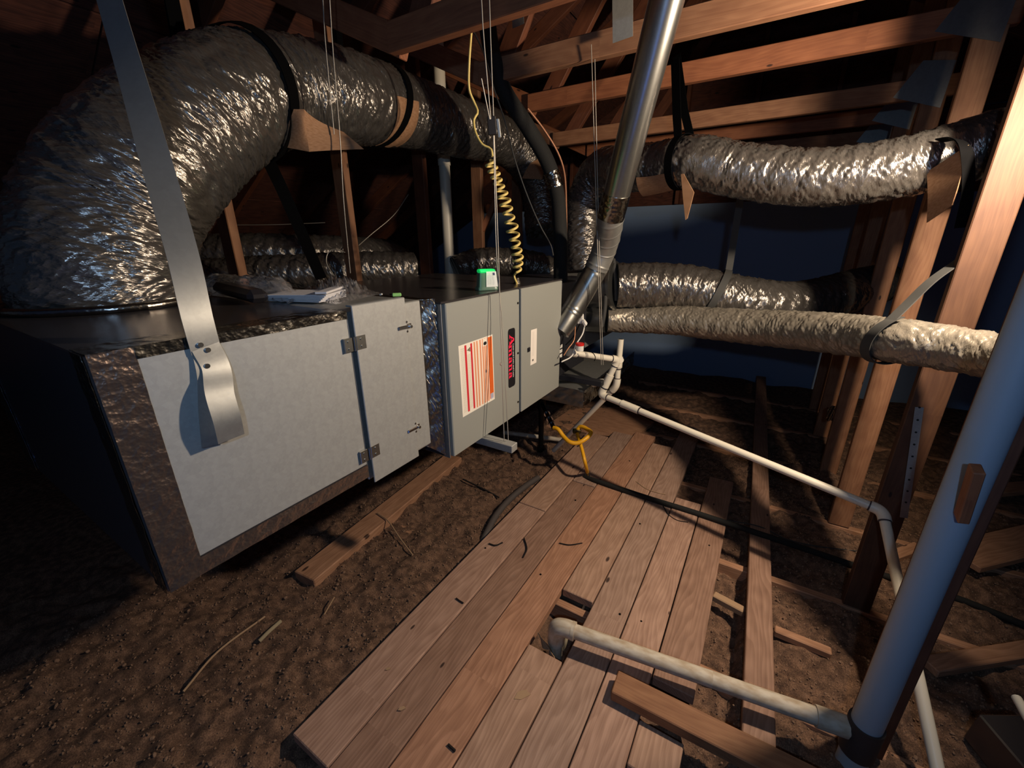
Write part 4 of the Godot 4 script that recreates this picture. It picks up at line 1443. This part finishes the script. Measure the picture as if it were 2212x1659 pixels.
func pvc_stack():
	var t := thing("vent_pipe", "dusty white PVC pipe from the hole in the walkway to the upright pipe", "vent pipe", Vector3(-0.43, 0.0, -1.06))
	var a := Vector3(-0.441, 0.085, -1.032)
	var b := Vector3(0.435, 0.085, -1.165)
	var r := 0.0245
	rod(a, b, r, 28)
	part("pipe", M.pvc_dusty, t)
	var d := (b - a).normalized()
	tube(curve([a + d * 0.055, a + d * 0.02, a + Vector3(-0.006, -0.012, 0), a + Vector3(-0.012, -0.05, -0.004), a + Vector3(-0.012, -0.09, -0.004)], 20), r + 0.006, 28)
	part("elbow", M.pvc_dusty, t)
	rod(a + Vector3(-0.012, -0.07, -0.004), a + Vector3(-0.012, -0.26, -0.004), r, 24)
	part("drop_pipe", M.pvc_dusty, t)
	rod(a + d * 0.046, a + d * 0.058, r + 0.007, 28)
	part("socket_rim", M.pvc_dusty, t)
	sleeve(b - d * 0.075, d, 0.075, r + 0.005, t, M.pvc_dusty)
	t = thing("upright_pipe", "thick blurred grey PVC pipe standing upright at the right front", "vent pipe", Vector3(b.x, -0.1, b.z))
	rod(Vector3(b.x, -0.10, b.z), Vector3(b.x, 2.75, b.z), 0.0355, 36)
	part("pipe", M.pvc_grey, t)
	rod(Vector3(b.x, 0.01, b.z), Vector3(b.x, 0.125, b.z), 0.0415, 36)
	part("tee", mat(Color(0.25, 0.20, 0.18), 0.7), t)
	var h := thing("wood_block", "small wood block fixed to the stud beside the upright grey pipe", "block", Vector3(0.5, 0.66, -1.2))
	bar(Vector3(0.404, 0.974, -1.067), Vector3(0.428, 0.837, -1.112), 0.018, 0.03, Vector3(0, 0, 1), 0.002)
	part("block", M.stud_red, h)
	# torn paper and rags in the hole
	O = Vector3(-0.45, -0.03, -1.0)
	sheet(func(u: float, v: float) -> Vector3: return Vector3(-0.518, 0.006, -1.027).lerp(Vector3(-0.428, 0.002, -0.979), u) + Vector3(-0.01 + 0.02 * v, -0.035 * v * v, 0.012 * sin(u * 9.0) * v), 12, 4, 0.002)
	solo("torn_edge", M.straw, "torn splintered edge of the hole left of the dusty elbow", "splinter")
	O = Vector3(-0.44, -0.05, -1.112)
	wire([Vector3(-0.44, -0.02, -1.113), Vector3(-0.434, -0.04, -1.084), Vector3(-0.441, -0.08, -1.078)], 0.007)
	solo("rag", M.fibre, "pale shred hanging in the hole under the dusty pipe", "rag")
	O = Vector3(-0.444, -0.03, -1.271)
	wire([Vector3(-0.461, -0.03, -1.272), Vector3(-0.439, -0.03, -1.28), Vector3(-0.439, -0.06, -1.263), Vector3(-0.443, -0.08, -1.237)], 0.005)
	solo("rag", M.fibre, "pale shred at the far rim of the hole in the walkway", "rag")

# ---------------------------------------------------------------- straps, cables and the black tube that hang from the roof

func hangings():
	# the galvanised hanger strap in front of everything
	var t := thing("hanger_strap", "long galvanised hanger strap screwed to the plenum, nearest the viewer at left", "strap", Vector3(-0.826, 1.223, -0.319))
	var foot := Vector3(-0.827, 1.216, -0.32)
	var top := PackedVector3Array()
	for q in curve([Vector3(-1.44, 2.26, -0.541), Vector3(-1.188, 1.907, -0.45), Vector3(-1.15, 1.83, -0.436), Vector3(-1.053, 1.666, -0.403), Vector3(-0.958, 1.507, -0.37), Vector3(-0.868, 1.371, -0.338), Vector3(-0.829, 1.274, -0.32), foot], 40): top.append(q)
	var tw := []
	for i in top.size(): tw.append(Vector3(-0.85, 0, 0.5).lerp(Vector3(0, 0, 1), smoothstep(0.45, 0.97, i / 40.0)))
	ribbon(top, tw, 0.047, 0.0014)
	part("band", M.galv, t)
	ribbon(curve([foot + Vector3(0.001, 0.01, 0), foot + Vector3(0.006, -0.03, -0.006), Vector3(-0.8, 1.145, -0.313), Vector3(-0.79, 1.1, -0.31), Vector3(-0.795, 1.058, -0.311)], 24), Vector3(0, 0, 1), 0.045, 0.0014)
	part("outer_tail", M.galv, t)
	ribbon(curve([foot + Vector3(-0.0015, 0.0, 0), Vector3(-0.824, 1.175, -0.316), Vector3(-0.822, 1.117, -0.304), Vector3(-0.822, 1.046, -0.293)], 24), Vector3(0, 0, 1), 0.043, 0.0014)
	part("inner_tail", M.galv, t)
	for q in [Vector3(-0.826, 1.231, -0.312), Vector3(-0.826, 1.22, -0.321), Vector3(-0.824, 1.193, -0.313)]:
		rod(q, q + Vector3(0.004, 0, 0), 0.0045, 10)
		part("screw", M.chrome, t)
	# black foam tube
	t = thing("insulated_tube", "thick black foam insulated tube curving down to the furnace corner", "refrigerant line", Vector3(-0.943, 1.208, -2.028))
	var path := curve([Vector3(-1.076, 2.613, -1.581), Vector3(-1.152, 2.396, -1.694), Vector3(-1.183, 2.321, -1.743), Vector3(-1.201, 2.187, -1.801), Vector3(-1.189, 2.051, -1.877), Vector3(-1.119, 1.907, -1.985), Vector3(-1.052, 1.772, -2.057), Vector3(-1.008, 1.636, -2.09), Vector3(-0.98, 1.481, -2.081), Vector3(-0.953, 1.3, -2.048), Vector3(-0.921, 1.117, -1.992)], 90)
	tube(path, 0.0365, 28)
	part("foam", M.black_foam, t)
	var n := noise(71, 16.0, 3)
	var ib := 0
	for i in path.size():
		if path[i].distance_to(Vector3(-1.018, 1.683, -2.085)) < path[ib].distance_to(Vector3(-1.018, 1.683, -2.085)): ib = i
	var band := curve([path[ib - 2], path[ib - 1], path[ib], path[ib + 1], path[ib + 2]], 16)
	tube(band, func(s: float, a: float) -> float: return 0.0400 + 0.004 * n.get_noise_3d(s * 3.0, cos(a) * 0.1, sin(a) * 0.1), 36)
	part("tape_band", M.tape, t)
	O = Vector3(-0.985, 1.484, -2.166)
	wire([Vector3(-1.173, 2.012, -2.082), Vector3(-1.114, 1.926, -2.145), Vector3(-1.058, 1.824, -2.199), Vector3(-1.025, 1.726, -2.216), Vector3(-0.995, 1.554, -2.188), Vector3(-0.962, 1.367, -2.132), Vector3(-0.935, 1.204, -2.081)], 0.0055, 40, 8)
	solo("copper_line", M.copper, "thin brown line following the right side of the black tube", "refrigerant line")
	O = Vector3(-0.996, 1.554, -1.815)
	wire([Vector3(-1.286, 2.637, -1.586), Vector3(-1.23, 2.312, -1.611), Vector3(-1.206, 2.226, -1.653), Vector3(-1.169, 2.13, -1.698), Vector3(-1.136, 1.997, -1.726), Vector3(-1.108, 1.89, -1.761), Vector3(-1.07, 1.737, -1.783), Vector3(-1.02, 1.584, -1.813), Vector3(-0.97, 1.454, -1.852), Vector3(-0.938, 1.371, -1.899), Vector3(-0.92, 1.324, -1.891)], 0.0032, 60)
	solo("cable", M.grey_strap, "thin grey cable hanging loosely left of the black tube", "cable")
	# yellow control cable with its coils
	t = thing("control_cable", "yellow control cable hanging in loose coils to the furnace top", "cable", Vector3(-0.91, 1.223, -1.523))
	wire([Vector3(-0.994, 2.567, -1.488), Vector3(-1.059, 2.241, -1.5), Vector3(-1.082, 2.127, -1.501), Vector3(-1.101, 2.004, -1.501), Vector3(-1.107, 1.94, -1.508), Vector3(-1.094, 1.896, -1.523), Vector3(-1.079, 1.865, -1.519), Vector3(-1.087, 1.84, -1.504), Vector3(-1.074, 1.794, -1.493), Vector3(-1.043, 1.748, -1.493), Vector3(-1.012, 1.731, -1.505), Vector3(-1.002, 1.704, -1.5)], 0.0045, 70, 8)
	part("upper_length", M.yellow_wire, t)
	var ax := curve([Vector3(-1.011, 1.687, -1.488), Vector3(-0.987, 1.627, -1.502), Vector3(-0.962, 1.543, -1.521), Vector3(-0.944, 1.465, -1.537), Vector3(-0.922, 1.394, -1.533), Vector3(-0.904, 1.322, -1.527), Vector3(-0.903, 1.271, -1.519)], 160)
	var h := PackedVector3Array()
	var k := 0
	for i in 321:
		var u := i / 320.0
		var f := u * 159.0
		var c := ax[int(f)].lerp(ax[int(f) + 1], f - int(f))
		# turns lie closer in the middle than at the ends
		var w := TAU * (15.5 * u + 0.55 * sin(TAU * u - 0.4))
		var r: float = 0.0215 * (0.75 + 0.25 * sin(PI * u)) * (1.0 + 0.12 * sin(u * 23.0))
		h.append(c + Vector3(0.85, 0.12, -0.5) * r * cos(w) + Vector3(0.5, -0.18, 0.85) * r * sin(w))
	tube(h, 0.0052, 8)
	part("coils", M.yellow_wire, t)
	wire([h[320], Vector3(-0.916, 1.255, -1.517), Vector3(-0.908, 1.237, -1.515), Vector3(-0.897, 1.225, -1.508)], 0.0042, 16, 8)
	part("tail", M.yellow_wire, t)
	var fp := Vector3(-0.912, 1.222, -1.534)
	tube(curve([fp, fp + Vector3(0, 0.012, 0), fp + Vector3(0, 0.024, 0)], 8), func(s: float, a: float) -> float: return 0.016 - s * 0.45 + 0.003 * sin(a * 5.0), 14)
	part("foil_plug", M.tape, t)
	# thin steel hanger wires
	var lines := [
		["pair of steel hanger wires in front of the furnace door with a clamp above", [[Vector3(-0.80, 2.9, -1.145), Vector3(-0.8, 2.015, -1.159), Vector3(-0.8, 1.741, -1.192)], [Vector3(-0.80, 2.9, -1.19), Vector3(-0.8, 2.03, -1.198), Vector3(-0.8, 1.744, -1.208)], [Vector3(-0.8, 1.833, -1.149), Vector3(-0.8, 1.74, -1.187)], [Vector3(-0.8, 1.711, -1.209), Vector3(-0.797, 1.336, -1.218), Vector3(-0.785, 1.135, -1.205), Vector3(-0.745, 0.692, -1.156)], [Vector3(-0.8, 1.71, -1.206), Vector3(-0.8, 1.337, -1.211), Vector3(-0.79, 1.132, -1.222), Vector3(-0.735, 0.694, -1.169)]]],
		["pair of steel hanger wires right of the flue at the furnace end", [[Vector3(-0.747, 2.111, -1.824), Vector3(-0.702, 1.525, -1.859), Vector3(-0.645, 0.81, -1.898)], [Vector3(-0.735, 2.065, -1.838), Vector3(-0.695, 1.525, -1.863), Vector3(-0.637, 0.81, -1.903)]]],
		["pair of thin steel wires hanging in front of the return duct", [[Vector3(-1.273, 2.35, -1.041), Vector3(-1.325, 2.113, -1.06), Vector3(-1.335, 1.996, -1.056), Vector3(-1.348, 1.74, -1.054)], [Vector3(-1.242, 2.342, -1.044), Vector3(-1.297, 2.107, -1.063), Vector3(-1.313, 1.982, -1.064), Vector3(-1.328, 1.725, -1.06), Vector3(-1.349, 1.539, -1.058), Vector3(-1.397, 1.28, -1.083)]]]]
	for q in lines:
		t = thing("hanger_wire", q[0], "wire", q[1][0][0])
		for w in q[1]:
			wire(w, 0.0017, 16, 6)
			part("strand", M.steel_wire, t)
		if q[0].contains("clamp"):
			box(Transform3D(Basis.from_euler(Vector3(0, 0.55, 0.08)), Vector3(-0.8, 1.725, -1.199)), Vector3(0.026, 0.050, 0.012), 0.002)
			part("clamp", mat(Color(0.16, 0.14, 0.13), 0.6, 0.3), t)
			box(Transform3D(Basis.from_euler(Vector3(0, 0.55, 0.12)), Vector3(-0.79, 1.721, -1.22)), Vector3(0.010, 0.052, 0.010), 0.002)
			part("clamp_bar", M.galv, t)
			box(Transform3D(Basis.from_euler(Vector3(0, 0.55, 0.3)), Vector3(-0.775, 0.977, -1.188)), Vector3(0.008, 0.012, 0.008), 0.003)
			part("knot", M.steel_wire, t)
	for q in [[[Vector3(-3.432, 1.511, -1.671), Vector3(-3.13, 1.512, -1.857), Vector3(-2.839, 1.523, -2.04)], "pale cable stretched straight behind the studs under the return duct"], [[Vector3(-2.211, 1.37, -1.802), Vector3(-2.203, 1.43, -1.894), Vector3(-2.139, 1.55, -2.045), Vector3(-2.12, 1.681, -2.173)], "thin pale wire curving up behind the studs under the return duct"], [[Vector3(-1.946, 1.223, -1.407), Vector3(-1.994, 1.296, -1.407), Vector3(-1.984, 1.353, -1.437), Vector3(-1.92, 1.341, -1.472)], "thin wire loop by the foot of the middle stud behind the furnace"]]:
		O = q[0][0]
		wire(q[0], 0.0028, 24)
		solo("cable", M.steel_wire, q[1], "cable")
	O = Vector3(-1.854, 1.498, -1.191)
	ribbon(PackedVector3Array([Vector3(-1.886, 1.738, -1.121), Vector3(-1.877, 1.627, -1.156), Vector3(-1.846, 1.439, -1.197), Vector3(-1.844, 1.227, -1.26)]), Vector3(0.6, 0.1, -0.8), 0.05, 0.004)
	solo("duct_strap", M.black_strap, "black strap slanting down from the return duct to behind the furnace", "strap")
	# rails that carry the furnace
	rail("pale support rail under the furnace holding the nearer hanger wires", 0.655, -1.70, -0.705, -1.165, M.galv_dull)
	rail("dark support rail under the coil holding the farther hanger wires", 0.668, -1.62, -0.66, -1.985, M.cabinet_dark)

# ---------------------------------------------------------------- studs behind the furnace

func back_studs():
	var t: Node3D
	var about := ["upright stud behind the plenum, leftmost of those under the return duct", "split upright stud behind the filter rack, second from the left", "dark upright stud left of the white upright pipe behind the furnace", "upright stud right of the white upright pipe behind the furnace", "farthest upright stud behind the yellow coiled cable"]
	for k in 5:
		var z: float = [-0.976, -1.59, -2.19, -2.81, -3.40][k]
		t = thing("stud", about[k], "stud", Vector3(-2.02, -0.05, z), "studs behind the furnace")
		bx(Vector3(-2.064, -0.10, z - 0.019), Vector3(-1.975, 2.55, z + 0.019), 0.003, Vector2(k * 0.43, k * 0.07))
		part("timber", M.stud if k != 2 else M.rafter, t)
	t = thing("brace", "slanting timber brace behind the hanger wires and yellow coils", "brace", Vector3(-1.955, 1.492, -2.818))
	bar(Vector3(-1.859, 1.84, -2.958), Vector3(-2.004, 1.459, -2.836), 0.038, 0.089, Vector3(0.5, 0.2, 0.8), 0.003)
	part("timber", M.stud_red, t)
	t = thing("upright_vent", "white upright PVC vent pipe behind the furnace passing behind the return duct", "vent pipe", Vector3(-2.0, -0.1, -2.41))
	rod(Vector3(-2.0, -0.1, -2.41), Vector3(-2.0, 2.58, -2.41), 0.037, 28)
	part("pipe", M.pvc, t)
	rod(Vector3(-2.0, 1.87, -2.41), Vector3(-2.0, 1.98, -2.41), 0.042, 28)
	part("coupling", M.pvc, t)

# ---------------------------------------------------------------- things left on top of the furnace

func small_things():
	# leak sensor with its green glow
	var c := Vector3(-0.893, 1.224, -1.28)
	var t := thing("leak_sensor", "small green and clear plastic sensor with a white label on the furnace top", "sensor", c)
	var b := Basis.from_euler(Vector3(0, 0.95, 0))
	var xf := Transform3D(b, c)
	var prof := [[0.0, 0.040, 0.024], [0.010, 0.040, 0.024], [0.012, 0.036, 0.020], [0.060, 0.031, 0.017], [0.061, 0.030, 0.016]]
	var p := PackedVector3Array()
	var uv := PackedVector2Array()
	for q in prof:
		for k in 33:
			var a := TAU * k / 32.0
			var ca := cos(a)
			var sa := sin(a)
			p.append(xf * Vector3(signf(ca) * pow(absf(ca), 0.35) * q[1], q[0], signf(sa) * pow(absf(sa), 0.35) * q[2]))
			uv.append(Vector2(k / 32.0, q[0]))
	grid(p, prof.size(), 33, true, uv)
	part("housing", mat(Color(0.30, 0.42, 0.36), 0.35), t)
	box(xf * Transform3D(Basis(), Vector3(0, 0.067, 0)), Vector3(0.062, 0.014, 0.034), 0.004)
	var led := mat(Color(0.15, 0.8, 0.45), 0.4)
	led.emission_enabled = true
	led.emission = Color(0.05, 0.85, 0.40)
	led.emission_energy_multiplier = 0.42
	part("indicator_light", led, t, "glowing green cap")
	var ol := OmniLight3D.new()
	ol.name = "sensor_glow"
	ol.light_color = Color(0.1, 1.0, 0.5)
	ol.light_energy = 0.001
	ol.light_size = 0.01
	ol.omni_range = 6.0
	ol.omni_attenuation = 2.0
	ol.shadow_enabled = true
	ol.position = xf * Vector3(-0.02, 0.085, 0.03)
	add_child(ol)
	var fr := [xf * Vector3(-0.006, 0.066, 0.0185), xf * Vector3(0.032, 0.066, 0.0185), xf * Vector3(0.037, 0.012, 0.0215), xf * Vector3(-0.008, 0.012, 0.0215)]
	print_sheet(fr, xf.basis.z)
	var g := RandomNumberGenerator.new()
	g.seed = 9
	var im := Image.create(96, 128, false, Image.FORMAT_RGBA8)
	im.fill(Color(0.90, 0.91, 0.90))
	text_lines(im, Rect2i(10, 10, 60, 108), 9, Color(0.35, 0.38, 0.42), g)
	text_lines(im, Rect2i(12, 30, 60, 80), 9, Color(0.45, 0.48, 0.52), g)
	im.fill_rect(Rect2i(58, 10, 22, 22), Color(0.25, 0.28, 0.42))
	var lm := mat(Color.WHITE, 0.5)
	lm.albedo_texture = tex(im)
	part("label", lm, t, "white label with fine print")
	# dark part in a clear plastic bag
	t = thing("plastic_bag", "clear plastic bag with a dark part inside, lying on the plenum top", "bag", Vector3(-1.28, 1.243, -0.64))
	var a0 := Vector3(-1.43, 1.268, -0.635)
	var a1 := Vector3(-1.13, 1.264, -0.585)
	bar(a0, a1, 0.050, 0.034, Vector3.UP, 0.012)
	part("contents", M.bag_dark, t)
	var nz := noise(81, 9.0, 3)
	var o1 := Vector3(-1.50, 1.244, -0.605)
	var o2 := Vector3(-1.50, 1.244, -0.70)
	var o3 := Vector3(-1.06, 1.244, -0.625)
	var o4 := Vector3(-1.16, 1.244, -0.74)
	sheet(func(u: float, v: float) -> Vector3:
		var q := o1.lerp(o3, u).lerp(o2.lerp(o4, u), v)
		var hump: float = sin(PI * v) * (0.056 if u < 0.8 else 0.056 * max(0.2, 1.0 - (u - 0.8) * 5.0))
		return q + Vector3(0, max(0.0, hump + 0.010 * nz.get_noise_2d(u * 1.5, v * 1.2)) + 0.002, 0.02 * nz.get_noise_2d(u, v + 3.0)), 40, 20, 0.0006)
	part("film", M.bag, t)
	# manuals, one across the other
	t = thing("manual", "white folded manual on the plenum top beside the bagged dark part", "booklet", Vector3(-1.09, 1.243, -0.70))
	for k in 5:
		box(Transform3D(Basis.from_euler(Vector3(0.015, 0.35 + 0.05 * (k - 2), 0.01)), Vector3(-1.105 + 0.003 * k, 1.2465 + 0.0042 * k, -0.705 + 0.002 * k)), Vector3(0.17, 0.0036, 0.11), 0.0008)
		part("sheet", M.paper, t)
	t = thing("manual", "long narrow white leaflet lying across the folded manual", "booklet", Vector3(-1.07, 1.268, -0.77))
	bar(Vector3(-0.985, 1.272, -0.665), Vector3(-1.16, 1.270, -0.90), 0.030, 0.006, Vector3.UP, 0.001)
	part("pages", M.paper, t)
	t = thing("plastic_bag", "crumpled clear plastic film on the furnace top right of the manuals", "bag", Vector3(-1.08, 1.242, -0.85))
	var m1 := Vector3(-0.95, 1.242, -0.68)
	var m2 := Vector3(-1.25, 1.242, -0.72)
	var m3 := Vector3(-1.02, 1.242, -0.90)
	var m4 := Vector3(-1.30, 1.242, -0.98)
	sheet(func(u: float, v: float) -> Vector3:
		var q := m1.lerp(m3, u).lerp(m2.lerp(m4, u), v)
		return q + Vector3(0, 0.002 + 0.040 * sin(PI * u) * sin(PI * v) * (0.5 + absf(nz.get_noise_2d(u * 1.4 + 4.0, v * 1.4)) * 2.0), 0), 30, 24, 0.0006)
	part("film", M.bag, t)
	t = thing("terminal_clip", "tiny green terminal clip on the rack top above the hinged door", "clip", Vector3(-0.977, 1.24, -0.914))
	box(Transform3D(Basis.from_euler(Vector3(0, 0.9, 0)), Vector3(-0.945, 1.246, -0.886)), Vector3(0.026, 0.010, 0.012), 0.002)
	part("body", M.green, t)
	wire([Vector3(-0.953, 1.246, -0.881), Vector3(-0.969, 1.246, -0.881)], 0.002)
	part("pin", M.black_iron, t)
	O = Vector3(-1.021, 1.242, -0.893)
	box(Transform3D(Basis.from_euler(Vector3(0.2, 0.4, 0.3)), Vector3(-0.999, 1.245, -0.874)), Vector3(0.010, 0.005, 0.007), 0.002)
	solo("plastic_scrap", M.white, "tiny white scrap left of the green clip", "scrap")
	# a pale scrap in the insulation with a clump of loose fill
	O = Vector3(-1.459, -0.04, -2.255)
	box(Transform3D(Basis.from_euler(Vector3(0.35, 0.5, 0.25)), Vector3(-1.428, -0.03, -2.22)), Vector3(0.035, 0.008, 0.10), 0.003)
	solo("foam_scrap", M.fibre, "pale rectangular scrap lying in the insulation below the hanger wires", "scrap")
	O = Vector3(-1.313, -0.04, -2.208)
	var cl := noise(82, 12.0, 3)
	for q in [[1112, 978, 0.05], [1122, 992, 0.04], [1128, 962, 0.035]]:
		var ctr := Vector3(-1.319, -0.03, -2.206) if q[0] == 1112 else (Vector3(-1.276, -0.035, -2.109) if q[0] == 1122 else Vector3(-1.369, -0.03, -2.37))
		var rr: float = q[2]
		tube(curve([ctr - Vector3(0, 0.03, 0), ctr, ctr + Vector3(0, rr * 0.9, 0)], 12), func(s: float, a: float) -> float: return max(0.004, rr * (1.0 - s / (0.03 + rr * 0.95)) + 0.014 * cl.get_noise_3d(s * 4.0, cos(a) * 0.15, sin(a) * 0.15)), 20)
	solo("insulation_clump", M.insulation, "raised clump of loose fill beside the black gas drop", "insulation")

# ---------------------------------------------------------------- odds and ends at the right

func right_side():
	var t: Node3D
	for q in [
		[Vector3(0.702, -0.03, -1.645), Vector3(1.093, -0.03, -1.966), 0.06, "long thin board lying on the dark floor at the lower right edge"],
		[Vector3(1.281, 0.02, -3.156), Vector3(1.575, 0.02, -3.386), 0.09, "pale board end at the right edge behind the upright grey pipe"],
		[Vector3(0.708, -0.035, -2.271), Vector3(0.839, -0.035, -2.429), 0.05, "short board just beyond the drain elbow on the dark floor"],
		[Vector3(0.954, 0, -2.37), Vector3(1.34, 0.03, -2.724), 0.16, "wide slanted board behind the upright grey pipe at right"]]:
		t = thing("board", q[3], "board", q[0])
		bar(q[0], q[1], q[2], 0.03, Vector3.UP, 0.003, Vector2(rng.randf(), rng.randf()))
		part("plank", M.old_board, t)
	# a dim grey box in the corner, with a bit of white pipe
	t = thing("grey_box", "dim grey sheet metal box cut off at the bottom right corner", "box", Vector3(0.851, -0.04, -1.422))
	box(Transform3D(Basis.from_euler(Vector3(0.1, 0.5, 0.05)), Vector3(0.821, 0.02, -1.366)), Vector3(0.12, 0.12, 0.16), 0.004)
	part("body", M.top_steel, t)
	rod(Vector3(0.646, 0.394, -1.163), Vector3(0.646, 0.397, -1.102), 0.009, 12)
	part("pipe_stub", M.pvc, t)
	# perforated metal strip beside the near post
	t = thing("perforated_strap", "thin perforated metal strap running down beside the near post", "metal strap", Vector3(0.561, 0.438, -1.83))
	ribbon(PackedVector3Array([Vector3(0.506, 0.85, -1.83), Vector3(0.53, 0.679, -1.83), Vector3(0.556, 0.487, -1.83), Vector3(0.565, 0.423, -1.83)]), Vector3.RIGHT, 0.022, 0.0015)
	part("band", M.galv_dull, t)
	for k in 9:
		var q := Vector3(0.506, 0.85, -1.83).lerp(Vector3(0.556, 0.487, -1.83), k / 8.0)
		rod(q + Vector3(0, 0, 0.0008), q + Vector3(0, 0, 0.0016), 0.0035, 8)
	stuff(part("holes", M.black_gap, t))
	O = Vector3(0.452, 0.388, -3)
	sheet(func(u: float, v: float) -> Vector3: return Vector3(0.438, 0.397, -3.05).lerp(Vector3(0.475, 0.418, -3.05), u).lerp(Vector3(0.446, 0.311, -3.05).lerp(Vector3(0.478, 0.312, -3.05), u), v) + Vector3(0, 0, 0.012 * sin(u * 8.0 + v * 5.0)), 10, 12, 0.001)
	solo("foil_scrap", M.tape, "small shiny foil scrap hanging far back among the posts under the ducts", "scrap")
